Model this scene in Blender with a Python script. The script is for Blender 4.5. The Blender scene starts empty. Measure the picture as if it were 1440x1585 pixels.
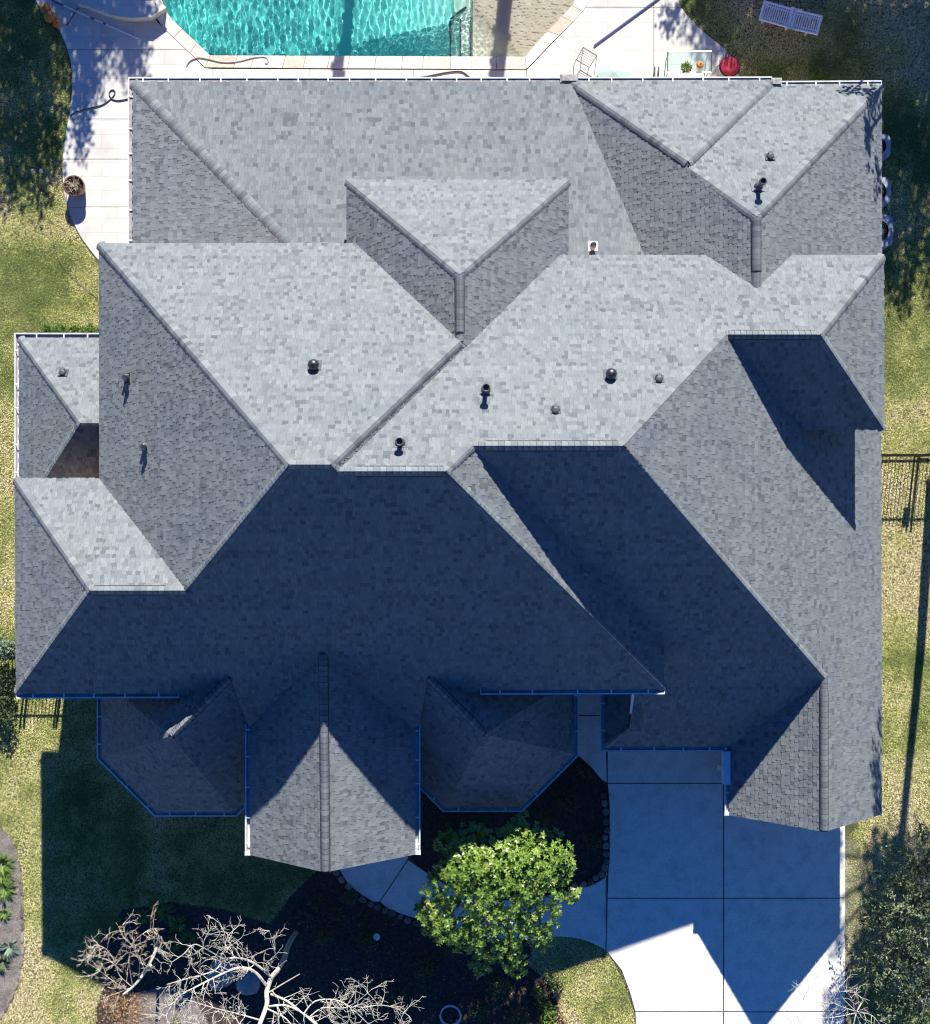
import bpy, math, random
import numpy as np
from mathutils import Vector, Matrix

random.seed(7)
RNG = np.random.default_rng(11)
SC = bpy.context.scene
COL = SC.collection

# ------------------------------------------------------------------ camera
UD = 35.5                 # metres of depth at ratio 1
FPX = 2399.0              # focal length in photo pixels (photo is 1440 wide)
HC = 46.6                 # camera height above the ground
K = UD / FPX
cam_d = bpy.data.cameras.new("camera")
cam_d.sensor_fit = 'HORIZONTAL'
cam_d.sensor_width = 36.0
cam_d.lens = 36.0 * FPX / 1440.0
cam_d.clip_end = 2000
cam = bpy.data.objects.new("camera", cam_d)
cam.location = (0, 0, HC)
COL.objects.link(cam)
SC.camera = cam

# ------------------------------------------------------------------ sky and sun
SUN_EL = math.radians(35.1)
SUN_AZ = math.atan2(0.112, 1.0)          # clockwise from +Y
sunvec = Vector((math.sin(SUN_AZ) * math.cos(SUN_EL), math.cos(SUN_AZ) * math.cos(SUN_EL), math.sin(SUN_EL)))
w = bpy.data.worlds.new("World")
SC.world = w
w.use_nodes = True
nt = w.node_tree
bg = nt.nodes["Background"]
sky = nt.nodes.new("ShaderNodeTexSky")
sky.sky_type = 'NISHITA'
sky.sun_disc = False
sky.sun_elevation = SUN_EL
sky.sun_rotation = SUN_AZ
sky.air_density = 1.0
sky.dust_density = 0.0
sky.ozone_density = 6.0
hs = nt.nodes.new("ShaderNodeHueSaturation")
hs.inputs["Saturation"].default_value = 1.26
hs.inputs["Hue"].default_value = 0.516
nt.links.new(sky.outputs[0], hs.inputs["Color"])
nt.links.new(hs.outputs[0], bg.inputs[0])
bg.inputs[1].default_value = 0.073
sd = bpy.data.lights.new("sun", 'SUN')
sd.energy = 5.0
sd.angle = math.radians(0.5)
sd.color = (1.0, 0.955, 0.89)
sd.cycles.is_caustics_light = True
so = bpy.data.objects.new("sun", sd)
so.rotation_euler = (-sunvec).to_track_quat('-Z', 'Y').to_euler()
so.location = (0, 0, 60)
COL.objects.link(so)

SC.view_settings.view_transform = 'Standard'
SC.view_settings.look = 'None'
SC.view_settings.gamma = 1.0
SC.view_settings.use_curve_mapping = False
SC.view_settings.exposure = 0.92
SC.render.film_transparent = False
try:
    SC.cycles.use_denoising = True
    SC.cycles.max_bounces = 8
    SC.cycles.pixel_filter_type = 'BLACKMAN_HARRIS'
    SC.cycles.filter_width = 1.15
    SC.cycles.sample_clamp_indirect = 6.0
except Exception:
    pass

# ------------------------------------------------------------------ helpers
def P3(px, py, r):
    """photo pixel + depth ratio -> world point"""
    return Vector(((px - 720) * r * K, (792.5 - py) * r * K, HC - r * UD))

def G(px, py, z=0.0):
    return P3(px, py, (HC - z) / UD)

def GP(pts, z=0.0):
    return [tuple(G(a, b, 0))[:2] for a, b in pts]

def smooth(pts, n=6, closed=False):
    out = []
    m = len(pts)
    rng = range(m) if closed else range(m - 1)
    for i in rng:
        if closed:
            p0, p1, p2, p3 = pts[(i - 1) % m], pts[i], pts[(i + 1) % m], pts[(i + 2) % m]
        else:
            p0, p1, p2, p3 = pts[max(i - 1, 0)], pts[i], pts[i + 1], pts[min(i + 2, m - 1)]
        for k in range(n):
            t = k / n
            out.append(tuple(0.5 * ((2 * b) + (-a + c) * t + (2 * a - 5 * b + 4 * c - d) * t * t + (-a + 3 * b - 3 * c + d) * t ** 3)
                             for a, b, c, d in zip(p0, p1, p2, p3)))
    if not closed:
        out.append(tuple(pts[-1]))
    return out

def link(o, parent=None):
    COL.objects.link(o)
    if parent is not None:
        o.parent = parent
    return o

def tag(o, label=None, cat=None, group=None, kind=None):
    if label: o['label'] = label
    if cat: o['category'] = cat
    if group: o['group'] = group
    if kind: o['kind'] = kind
    return o

def empty(name, loc=(0, 0, 0), rz=0.0):
    o = bpy.data.objects.new(name, None)
    o.location = loc
    o.rotation_euler = (0, 0, rz)
    o.empty_display_size = 0.3
    COL.objects.link(o)
    return o

class MB:
    """collects polygons, builds ONE mesh object"""
    def __init__(s):
        s.v, s.f, s.t = [], [], []
    def add(s, verts, faces, tone=None, first=None):
        b = len(s.v)
        s.v.extend([tuple(p) for p in verts])
        for f in faces:
            s.f.append([i + b for i in f])
            s.t.append(random.random() if tone is None else (tone if first is None or f is faces[0] else first))
    def box(s, c, d, rot=None, tone=None):
        x, y, z = d[0] / 2, d[1] / 2, d[2] / 2
        vs = [Vector((a, b, e)) for a in (-x, x) for b in (-y, y) for e in (-z, z)]
        if rot is not None:
            vs = [rot @ p for p in vs]
        vs = [p + Vector(c) for p in vs]
        s.add(vs, [(0, 1, 3, 2), (4, 6, 7, 5), (0, 4, 5, 1), (2, 3, 7, 6), (0, 2, 6, 4), (1, 5, 7, 3)], tone)
    def prism(s, poly, z0, z1, tone=None, cap_bottom=True):
        n = len(poly)
        area = sum(poly[i][0] * poly[(i + 1) % n][1] - poly[(i + 1) % n][0] * poly[i][1] for i in range(n))
        if area < 0: poly = poly[::-1]
        vs = [(p[0], p[1], z0) for p in poly] + [(p[0], p[1], z1) for p in poly]
        fs = [list(range(n, 2 * n))] + [(i, (i + 1) % n, n + (i + 1) % n, n + i) for i in range(n)]
        if cap_bottom: fs.append(list(range(n))[::-1])
        s.add(vs, fs, tone)
    def tube(s, pts, rad, n=6, tone=None, caps=True):
        pts = [Vector(p) for p in pts]
        if not hasattr(rad, '__len__'): rad = [rad] * len(pts)
        vs = []
        ref = None
        for i, p in enumerate(pts):
            d = (pts[min(i + 1, len(pts) - 1)] - pts[max(i - 1, 0)])
            if d.length < 1e-9: d = Vector((0, 0, 1))
            d.normalize()
            if ref is None:
                ref = Vector((0, 0, 1)) if abs(d.z) < .9 else Vector((1, 0, 0))
            a = d.cross(ref)
            if a.length < 1e-6: a = d.orthogonal()
            a.normalize()
            b = d.cross(a).normalized()
            ref = -b if False else ref
            for k in range(n):
                t = 2 * math.pi * k / n
                vs.append(p + (a * math.cos(t) + b * math.sin(t)) * rad[i])
        fs = []
        for i in range(len(pts) - 1):
            for k in range(n):
                fs.append((i * n + k, i * n + (k + 1) % n, (i + 1) * n + (k + 1) % n, (i + 1) * n + k))
        if caps:
            fs.append(list(range(n))[::-1])
            fs.append([(len(pts) - 1) * n + k for k in range(n)])
        s.add(vs, fs, tone)
    def lathe(s, prof, c=(0, 0, 0), n=16, tone=None):
        vs = []
        for r, z in prof:
            for k in range(n):
                t = 2 * math.pi * k / n
                vs.append((c[0] + r * math.cos(t), c[1] + r * math.sin(t), c[2] + z))
        fs = []
        for i in range(len(prof) - 1):
            for k in range(n):
                fs.append((i * n + k, i * n + (k + 1) % n, (i + 1) * n + (k + 1) % n, (i + 1) * n + k))
        fs.append(list(range(n))[::-1])
        fs.append([(len(prof) - 1) * n + k for k in range(n)])
        s.add(vs, fs, tone)
    def build(s, name, m, parent=None, smooth_shade=False, tone=True):
        me = bpy.data.meshes.new(name)
        me.from_pydata(s.v, [], s.f)
        if tone:
            at = me.attributes.new("tone", 'FLOAT', 'FACE')
            at.data.foreach_set("value", s.t)
        if m: me.materials.append(m)
        if smooth_shade:
            me.polygons.foreach_set("use_smooth", [True] * len(me.polygons))
        me.update()
        return link(bpy.data.objects.new(name, me), parent)

def mesh_tris(name, verts, tone, m, parent=None, per=3, kind=None):
    """verts: (N*per,3) array, each consecutive `per` is a face; tone: N"""
    n = len(tone)
    me = bpy.data.meshes.new(name)
    me.vertices.add(n * per)
    me.vertices.foreach_set("co", verts.astype(np.float32).ravel())
    me.loops.add(n * per)
    me.loops.foreach_set("vertex_index", np.arange(n * per, dtype=np.int32))
    me.polygons.add(n)
    me.polygons.foreach_set("loop_start", np.arange(0, n * per, per, dtype=np.int32))
    me.update(calc_edges=True)
    at = me.attributes.new("tone", 'FLOAT', 'FACE')
    at.data.foreach_set("value", tone.astype(np.float32))
    me.materials.append(m)
    o = link(bpy.data.objects.new(name, me), parent)
    if kind: o['kind'] = kind
    return o

# ------------------------------------------------------------------ materials
def new_mat(name):
    m = bpy.data.materials.new(name)
    m.use_nodes = True
    return m, m.node_tree, m.node_tree.nodes["Principled BSDF"]

def ramp_node(nt, stops):
    r = nt.nodes.new("ShaderNodeValToRGB")
    el = r.color_ramp.elements
    while len(el) > 1: el.remove(el[0])
    el[0].position = stops[0][0]; el[0].color = (*stops[0][1], 1)
    for p, c in stops[1:]:
        e = el.new(p); e.color = (*c, 1)
    return r

def mat(name, stops, rough=.8, src='noise', scale=4.0, detail=6, spec=.3, metal=0.0, bump=0.0, bscale=60.0,
        fine=0.0, fscale=90.0, transl=0.0, coat=0.0):
    m, nt, b = new_mat(name)
    L = nt.links.new
    if isinstance(stops[0], (int, float)):
        stops = [(0, stops), (1, stops)]
    rp = ramp_node(nt, stops)
    geo = nt.nodes.new("ShaderNodeNewGeometry")
    if src == 'tone':
        a = nt.nodes.new("ShaderNodeAttribute"); a.attribute_name = "tone"
        L(a.outputs["Fac"], rp.inputs[0])
    else:
        no = nt.nodes.new("ShaderNodeTexNoise")
        no.inputs["Scale"].default_value = scale
        no.inputs["Detail"].default_value = detail
        no.inputs["Roughness"].default_value = .62
        L(geo.outputs["Position"], no.inputs["Vector"])
        L(no.outputs["Fac"], rp.inputs[0])
    out = rp.outputs[0]
    if fine > 0:
        fn = nt.nodes.new("ShaderNodeTexNoise")
        fn.inputs["Scale"].default_value = fscale
        fn.inputs["Detail"].default_value = 3
        L(geo.outputs["Position"], fn.inputs["Vector"])
        mr = nt.nodes.new("ShaderNodeMapRange")
        mr.inputs[1].default_value = .3; mr.inputs[2].default_value = .7
        mr.inputs[3].default_value = 1 - fine; mr.inputs[4].default_value = 1 + fine
        L(fn.outputs["Fac"], mr.inputs[0])
        mx = nt.nodes.new("ShaderNodeVectorMath"); mx.operation = 'SCALE'
        L(out, mx.inputs[0]); L(mr.outputs[0], mx.inputs["Scale"])
        out = mx.outputs[0]
    L(out, b.inputs["Base Color"])
    b.inputs["Roughness"].default_value = rough
    b.inputs["Specular IOR Level"].default_value = spec
    b.inputs["Metallic"].default_value = metal
    b.inputs["Coat Weight"].default_value = coat
    if bump > 0:
        bn = nt.nodes.new("ShaderNodeTexNoise")
        bn.inputs["Scale"].default_value = bscale
        bn.inputs["Detail"].default_value = 4
        L(geo.outputs["Position"], bn.inputs["Vector"])
        bp = nt.nodes.new("ShaderNodeBump")
        bp.inputs["Strength"].default_value = bump
        bp.inputs["Distance"].default_value = .02
        L(bn.outputs["Fac"], bp.inputs["Height"])
        L(bp.outputs[0], b.inputs["Normal"])
    if transl > 0:
        tr = nt.nodes.new("ShaderNodeBsdfTranslucent")
        L(out, tr.inputs[0])
        ms = nt.nodes.new("ShaderNodeMixShader"); ms.inputs[0].default_value = transl
        L(b.outputs[0], ms.inputs[1]); L(tr.outputs[0], ms.inputs[2])
        L(ms.outputs[0], nt.nodes["Material Output"].inputs[0])
    return m

M = {}
M['shingle'] = mat("shingle", [(0, (.022, .024, .027)), (.08, (.085, .095, .102)), (.3, (.118, .131, .139)), (.5, (.157, .173, .180)), (.75, (.188, .207, .213)), (1, (.222, .244, .248))],
                   rough=.9, src='tone', spec=.2, fine=.16, fscale=55, bump=.35, bscale=140)
def weather(m):
    nt = m.node_tree; L = nt.links.new; b = nt.nodes["Principled BSDF"]
    src = b.inputs["Base Color"].links[0].from_socket
    geo = nt.nodes.new("ShaderNodeNewGeometry")
    no = nt.nodes.new("ShaderNodeTexNoise"); no.inputs["Scale"].default_value = .7; no.inputs["Detail"].default_value = 7
    L(geo.outputs["Position"], no.inputs["Vector"])
    rp = ramp_node(nt, [(.3, (.90, .93, .96)), (.5, (1, 1, 1)), (.66, (1.0, .995, .96)), (.8, (1.05, 1.04, .99))])
    L(no.outputs["Fac"], rp.inputs[0])
    mx = nt.nodes.new("ShaderNodeVectorMath"); mx.operation = 'MULTIPLY'
    L(src, mx.inputs[0]); L(rp.outputs[0], mx.inputs[1]); L(mx.outputs[0], b.inputs["Base Color"])
weather(M['shingle'])
M['deckwood'] = mat("roof_deck", (.05, .055, .06), rough=.9)
M['ventdark'] = mat("ridge_vent_and_gap_shade", (.035, .038, .043), rough=.7)
M['white'] = mat("white_metal", [(.3, (.70, .71, .72)), (.7, (.80, .81, .81))], rough=.45, scale=3)
M['gutter'] = mat("gutter_metal", [(.25, (.42, .43, .44)), (.6, (.64, .645, .65))], rough=.4, scale=5, spec=.4)
M['debris'] = mat("gutter_debris", [(.3, (.17, .16, .145)), (.65, (.42, .41, .39))], rough=.9, scale=6, bump=.4)
M['pipe'] = mat("dark_pipe", [(.3, (.06, .064, .07)), (.7, (.10, .105, .115))], rough=.5, scale=9, spec=.4)
M['steel'] = mat("galvanised", [(.3, (.16, .165, .17)), (.7, (.30, .31, .32))], rough=.33, metal=1, scale=7)
M['darksteel'] = mat("weathered_metal", [(.3, (.05, .052, .055)), (.7, (.13, .133, .138))], rough=.38, metal=.85, scale=9)
M['concrete'] = mat("concrete", [(.25, (.58, .555, .485)), (.42, (.72, .695, .61)), (.52, (.79, .765, .675)), (.8, (.85, .825, .735))], rough=.85, scale=2.3, detail=14, fine=.15, fscale=30, bump=.15, bscale=60)
M['stone'] = mat("edging_stone", [(0, (.10, .085, .07)), (.5, (.19, .165, .135)), (1, (.30, .27, .225))], rough=.9, src='tone', fine=.25, fscale=14, bump=.5, bscale=18)
M['coping'] = mat("coping_flagstone", [(0, (.50, .41, .29)), (.2, (.56, .50, .41)), (.6, (.61, .575, .50)), (1, (.64, .61, .55))], rough=.8, src='tone', fine=.14, fscale=7, bump=.3, bscale=22)
M['mulch'] = mat("mulch", [(.25, (.022, .016, .012)), (.5, (.06, .044, .034)), (.75, (.115, .09, .07))], rough=.95, scale=9, detail=10, fine=.5, fscale=38, bump=1.0, bscale=32)
M['soil'] = mat("bare_soil", [(.25, (.12, .10, .085)), (.5, (.19, .165, .145)), (.75, (.27, .24, .215))], rough=.95, scale=3, detail=9, fine=.35, fscale=26, bump=.8, bscale=22)
M['lawn'] = mat("lawn_ground", [(.3, (.055, .06, .026)), (.5, (.12, .115, .05)), (.7, (.20, .18, .09))], rough=.95, scale=1.3, detail=10, fine=.45, fscale=30, bump=.9, bscale=35)
M['grass'] = mat("grass_blade", [(0, (.16, .215, .05)), (.35, (.38, .425, .12)), (.6, (.62, .585, .23)), (1, (.78, .67, .40))], rough=.7, src='tone', transl=.12, spec=.25)
M['leaf'] = mat("glossy_leaf", [(0, (.06, .13, .02)), (.4, (.155, .27, .035)), (.8, (.28, .40, .065)), (1, (.42, .43, .14))], rough=.33, src='tone', transl=.2, spec=.6)
M['darkleaf'] = mat("dark_leaf", [(0, (.025, .045, .018)), (.5, (.065, .10, .038)), (.85, (.12, .16, .075)), (1, (.22, .19, .10))], rough=.6, src='tone', transl=.2)
M['cedar'] = mat("cedar_leaf", [(0, (.03, .05, .022)), (.45, (.09, .135, .06)), (.8, (.19, .25, .13)), (1, (.34, .34, .20))], rough=.55, src='tone', transl=.2)
M['strap'] = mat("strap_leaf", [(0, (.06, .12, .03)), (.5, (.13, .23, .04)), (1, (.26, .33, .09))], rough=.5, src='tone', transl=.25)
M['shrub'] = mat("grey_green_leaf", [(0, (.08, .13, .08)), (.5, (.19, .27, .18)), (1, (.36, .43, .33))], rough=.6, src='tone', transl=.2)
M['bark'] = mat("bark", [(.3, (.10, .08, .06)), (.7, (.24, .20, .16))], rough=.9, scale=8, bump=.7, bscale=20)
M['palebark'] = mat("pale_bark", [(.25, (.36, .33, .26)), (.5, (.53, .50, .42)), (.75, (.64, .61, .53))], rough=.8, scale=5, bump=.4, bscale=25)
M['twig'] = mat("brown_twig", [(0, (.30, .21, .14)), (.5, (.56, .48, .35)), (1, (.70, .65, .52))], rough=.85, src='tone')
M['litter'] = mat("leaf_litter", [(0, (.16, .09, .05)), (.5, (.34, .22, .10)), (.8, (.48, .36, .16)), (1, (.55, .22, .16))], rough=.8, src='tone')
M['iron'] = mat("black_iron", (.015, .015, .017), rough=.5)
M['terracotta'] = mat("brown_glazed_pot", [(.3, (.11, .045, .035)), (.7, (.20, .085, .06))], rough=.4, scale=8)
M['pumpkin'] = mat("pumpkin_skin", [(.3, (.52, .17, .03)), (.7, (.66, .25, .05))], rough=.5, scale=6)
M['red'] = mat("red_fabric", [(.3, (.30, .012, .03)), (.7, (.42, .03, .06))], rough=.7, scale=8)
M['plastic'] = mat("white_resin", (.86, .87, .88), rough=.35, spec=.5)
M['hose'] = mat("dark_hose", (.07, .06, .055), rough=.5)
M['hosegrey'] = mat("grey_hose", (.32, .31, .30), rough=.5)
M['bluepole'] = mat("blue_pole", (.10, .13, .28), rough=.35, spec=.5)
M['acpaint'] = mat("condenser_paint", [(.3, (.32, .34, .36)), (.7, (.40, .42, .44))], rough=.5, scale=5)
M['boulder'] = mat("boulder", [(.3, (.20, .20, .20)), (.7, (.40, .39, .37))], rough=.9, scale=3, bump=.6, bscale=12)
M['glass_green'] = mat("green_glass", (.45, .62, .55), rough=.1, spec=.5)
M['rust'] = mat("rusty_wire", (.16, .11, .08), rough=.8)
M['pinkflower'] = mat("pink_flower", (.65, .25, .25), rough=.6)

def deck_material():
    """stamped pale concrete: ashlar joints as fine relief"""
    m, nt, b = new_mat("stamped_concrete")
    L = nt.links.new
    geo = nt.nodes.new("ShaderNodeNewGeometry")
    br = nt.nodes.new("ShaderNodeTexBrick")
    br.inputs["Scale"].default_value = 1.0
    br.inputs["Brick Width"].default_value = .95
    br.inputs["Row Height"].default_value = .42
    br.inputs["Mortar Size"].default_value = .012
    br.inputs["Color1"].default_value = (.635, .61, .55, 1)
    br.inputs["Color2"].default_value = (.60, .575, .52, 1)
    br.inputs["Mortar"].default_value = (.54, .515, .465, 1)
    L(geo.outputs["Position"], br.inputs["Vector"])
    no = nt.nodes.new("ShaderNodeTexNoise")
    no.inputs["Scale"].default_value = 1.6; no.inputs["Detail"].default_value = 8
    L(geo.outputs["Position"], no.inputs["Vector"])
    mr = nt.nodes.new("ShaderNodeMapRange")
    mr.inputs[1].default_value = .3; mr.inputs[2].default_value = .7
    mr.inputs[3].default_value = .82; mr.inputs[4].default_value = 1.06
    L(no.outputs["Fac"], mr.inputs[0])
    mx = nt.nodes.new("ShaderNodeVectorMath"); mx.operation = 'SCALE'
    L(br.outputs["Color"], mx.inputs[0]); L(mr.outputs[0], mx.inputs["Scale"])
    L(mx.outputs[0], b.inputs["Base Color"])
    b.inputs["Roughness"].default_value = .8
    bp = nt.nodes.new("ShaderNodeBump"); bp.inputs["Strength"].default_value = .25; bp.inputs["Distance"].default_value = .006
    bp.invert = True
    L(br.outputs["Fac"], bp.inputs["Height"]); L(bp.outputs[0], b.inputs["Normal"])
    return m
M['stamped'] = deck_material()

def brick_material():
    m, nt, b = new_mat("tan_brick")
    L = nt.links.new
    tc = nt.nodes.new("ShaderNodeNewGeometry")
    sp = nt.nodes.new("ShaderNodeSeparateXYZ"); L(tc.outputs["Position"], sp.inputs[0])
    ad = nt.nodes.new("ShaderNodeMath"); ad.operation = 'ADD'
    L(sp.outputs[0], ad.inputs[0]); L(sp.outputs[1], ad.inputs[1])
    cb = nt.nodes.new("ShaderNodeCombineXYZ"); L(ad.outputs[0], cb.inputs[0]); L(sp.outputs[2], cb.inputs[1])
    br = nt.nodes.new("ShaderNodeTexBrick")
    br.inputs["Scale"].default_value = 1.0
    br.inputs["Brick Width"].default_value = .2
    br.inputs["Row Height"].default_value = .075
    br.inputs["Mortar Size"].default_value = .008
    br.inputs["Color1"].default_value = (.42, .28, .19, 1)
    br.inputs["Color2"].default_value = (.33, .21, .15, 1)
    br.inputs["Mortar"].default_value = (.5, .46, .4, 1)
    L(cb.outputs[0], br.inputs["Vector"])
    L(br.outputs["Color"], b.inputs["Base Color"])
    b.inputs["Roughness"].default_value = .9
    return m
M['brick'] = brick_material()

# ------------------------------------------------------------------ ground
POOL = [(244, -260), (249, -20), (252, 8), (262, 26), (326, 86), (813, 88), (835, 62), (862, 34), (890, 4), (903, -25), (900, -260)]
def ground_sheet():
    B = 300.0
    x0, y0 = G(236, 96)[:2]; x1, y1 = G(914, -258)[:2]
    mb = MB()
    for (a, b, c, d) in ((-B, -B, B, y0), (-B, y1, B, B), (-B, y0, x0, y1), (x1, y0, B, y1)):
        mb.add([(a, b, 0), (c, b, 0), (c, d, 0), (a, d, 0)], [(0, 1, 2, 3)])
    o = mb.build("lawn", M['lawn'])
    tag(o, kind='structure')
ground_sheet()

def sheet(name, polys, m, z, thick=.0):
    mb = MB()
    for p in polys:
        mb.prism(GP(p), z - .15, z, cap_bottom=False)
    return tag(mb.build(name, m), kind='structure')

W_EDGE = smooth([(50, -60), (55, 0), (85, 35), (104, 75), (112, 115), (110, 160), (101, 215), (97, 260), (102, 310), (124, 365), (160, 412)], 5)
E_EDGE = smooth([(1040, -60), (1050, 0), (1065, 25), (1090, 50), (1120, 75), (1138, 100), (1147, 128)], 5)
BED_L_EDGE = smooth([(525, 1346), (545, 1374), (590, 1402), (650, 1424), (750, 1450), (828, 1455)], 5)
DRIVE_EDGE = smooth([(828, 1453), (870, 1450), (905, 1456), (938, 1472), (962, 1502), (980, 1555), (988, 1640)], 5)
BED_R_EDGE = smooth([(893, 1168), (915, 1188), (932, 1208), (941, 1238), (943, 1300), (943, 1340), (930, 1362), (885, 1378), (800, 1392), (740, 1388), (690, 1368), (650, 1342), (634, 1322)], 5)
BED_C = [(525, 1346), (500, 1340), (452, 1385), (418, 1430), (350, 1408), (262, 1396), (190, 1408), (158, 1450), (166, 1510), (150, 1560), (146, 1640), (884, 1640), (872, 1580), (855, 1530), (818, 1492), (828, 1455)]
BED_W = smooth([(-60, 1262), (2, 1282), (24, 1312), (33, 1360), (36, 1420), (35, 1490), (20, 1545), (-5, 1580), (-60, 1600)], 5)
sheet("flower_bed", [BED_R_EDGE + [(630, 1230), (893, 1120)]], M['mulch'], .012)
sheet("flower_bed", [BED_C + BED_L_EDGE[::-1][1:-1]], M['mulch'], .012)
sheet("flower_bed", [BED_W], M['soil'], .012)
sheet("bare_soil", [smooth([(203, 1538), (262, 1530), (300, 1545), (330, 1640), (190, 1640)], 4)], M['soil'], .02)
sheet("bare_soil", [smooth([(1306, 1300), (1330, 1310), (1345, 1400), (1325, 1480), (1330, 1560), (1340, 1660), (1306, 1660)], 4)], M['soil'], .008)

# concrete flatwork: every slab between two joints is a piece of its own
def shrink(poly, d):
    n = len(poly)
    area = sum(poly[i][0] * poly[(i + 1) % n][1] - poly[(i + 1) % n][0] * poly[i][1] for i in range(n))
    s = 1 if area > 0 else -1
    out = []
    for i in range(n):
        a, b, c = Vector(poly[i - 1]), Vector(poly[i]), Vector(poly[(i + 1) % n])
        d1 = (b - a); d2 = (c - b)
        if d1.length < 1e-6 or d2.length < 1e-6: out.append(tuple(b)); continue
        n1 = Vector((-d1.y, d1.x)).normalized() * s; n2 = Vector((-d2.y, d2.x)).normalized() * s
        m = n1 + n2
        if m.length < 1e-3: out.append(tuple(b)); continue
        m.normalize()
        out.append(tuple(b + m * d / max(.4, m.dot(n1))))
    return out

def slabs(name, piece, polys, m, z, gap=.016, base_mat=None, base=None):
    root = empty(name, (0, 0, 0)); tag(root, kind='structure')
    for p in polys:
        mb = MB()
        q = shrink(GP(p), gap)
        t = q
        inner = shrink(q, .012)
        n = len(q)
        area = sum(q[i][0] * q[(i + 1) % n][1] - q[(i + 1) % n][0] * q[i][1] for i in range(n))
        if area < 0: q = q[::-1]; inner = inner[::-1]
        vs = [(a, b, -.2) for a, b in q] + [(a, b, z - .008) for a, b in q] + [(a, b, z) for a, b in inner]
        fs = [(i, (i + 1) % n, n + (i + 1) % n, n + i) for i in range(n)] + [(n + i, n + (i + 1) % n, 2 * n + (i + 1) % n, 2 * n + i) for i in range(n)] + [list(range(2 * n, 3 * n))]
        mb.add(vs, fs)
        mb.build(piece, m, root)
    if base:
        mb = MB(); mb.prism(GP(base), -.1, z - .028, cap_bottom=False)
        mb.build("joint_bed", base_mat or M['mulch'], root)
    return root

drive = [
    [(940, 1060), (1120, 1060), (1120, 1212), (940, 1212)],
    [(940, 1212), (1120, 1212), (1120, 1390), (940, 1390), (941, 1350), (943, 1330), (943, 1245)],
    [(940, 1390), (1120, 1390), (1120, 1566), (983, 1566), (974, 1534), (962, 1502), (938, 1472)],
    [(983, 1566), (1120, 1566), (1120, 1740), (990, 1740)],
    [(1120, 1060), (1308, 1060), (1309, 1390), (1120, 1390)],
    [(1120, 1390), (1309, 1390), (1308, 1566), (1120, 1566)],
    [(1120, 1566), (1308, 1566), (1306, 1740), (1120, 1740)],
]
slabs("driveway", "concrete_slab", drive, M['concrete'], .045, base=[(938, 1061), (1303, 1061), (1300, 1739), (992, 1739), (982, 1566), (962, 1510), (942, 1476)])
i_w = min(range(len(BED_R_EDGE)), key=lambda i: abs(BED_R_EDGE[i][0] - 943) + abs(BED_R_EDGE[i][1] - 1340))
up = BED_R_EDGE[i_w:]
walk = [
    [(893, 980), (938, 980), (938, 1107), (893, 1107)],
    [(893, 1107), (938, 1107), (940, 1212), (932, 1208), (915, 1188), (893, 1168)],
    [(940, 1352)] + [p for p in up if p[1] > 1350 and p[0] > 632][:40] + [(632, 1330), (588, 1396)] + [p for p in BED_L_EDGE if p[0] > 592] + [p for p in DRIVE_EDGE if 830 < p[0] < 939],
    [(632, 1330), (634, 1280), (520, 1280), (522, 1340)] + [p for p in BED_L_EDGE if p[0] < 588] + [(588, 1396)],
]
slabs("front_walkway", "concrete_slab", walk, M['concrete'], .043, base=[(894, 981), (937, 981), (937, 1206), (894, 1160)])

# pool deck
DW = W_EDGE + [(330, 412), (330, 107), (318, 106), (244, 34), (233, 10), (230, -20), (226, -260), (40, -260)]
def clip_half(poly, ax, val, keep_less):
    out = []
    n = len(poly)
    for i in range(n):
        a, b = poly[i], poly[(i + 1) % n]
        da, db = a[ax] - val, b[ax] - val
        if not keep_less: da, db = -da, -db
        if da <= 0: out.append(a)
        if (da < 0 < db) or (db < 0 < da):
            t = da / (da - db)
            out.append(tuple(a[k] + (b[k] - a[k]) * t for k in range(len(a))))
    return out
def cut_rows(poly, ys, xs=()):
    res = []
    ye = [-1e5] + list(ys) + [1e5]
    xe = [-1e5] + list(xs) + [1e5]
    for i in range(len(ye) - 1):
        q = clip_half(clip_half(poly, 1, ye[i], False), 1, ye[i + 1], True)
        if len(q) < 3: continue
        for j in range(len(xe) - 1):
            q2 = clip_half(clip_half(q, 0, xe[j], False), 0, xe[j + 1], True)
            if len(q2) >= 3:
                # drop doubles
                q3 = [p for k, p in enumerate(q2) if (abs(p[0] - q2[k - 1][0]) + abs(p[1] - q2[k - 1][1])) > .05]
                if len(q3) >= 3: res.append(q3)
    return res
DS = [(330, 107), (815, 109), (815, 230), (330, 230)]
DE = [(815, 109), (902, 18), (924, -20), (922, -260), (1036, -260)] + E_EDGE + [(1150, 230), (815, 230)]
deckp = cut_rows(DW, [-90, 77, 185, 247, 321]) + cut_rows(DS, [], [480, 640]) + cut_rows(DE, [12], [1012])
slabs("pool_deck", "deck_slab", deckp, M['stamped'], .05, gap=.006, base=[(232, -250), (232, 12), (250, 45), (320, 104), (326, 108), (326, 225), (1100, 225), (1100, 110), (1040, 40), (1030, -250), (930, -250), (928, -10), (905, 22), (818, 112), (330, 112), (236, 20)] if False else None)

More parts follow.
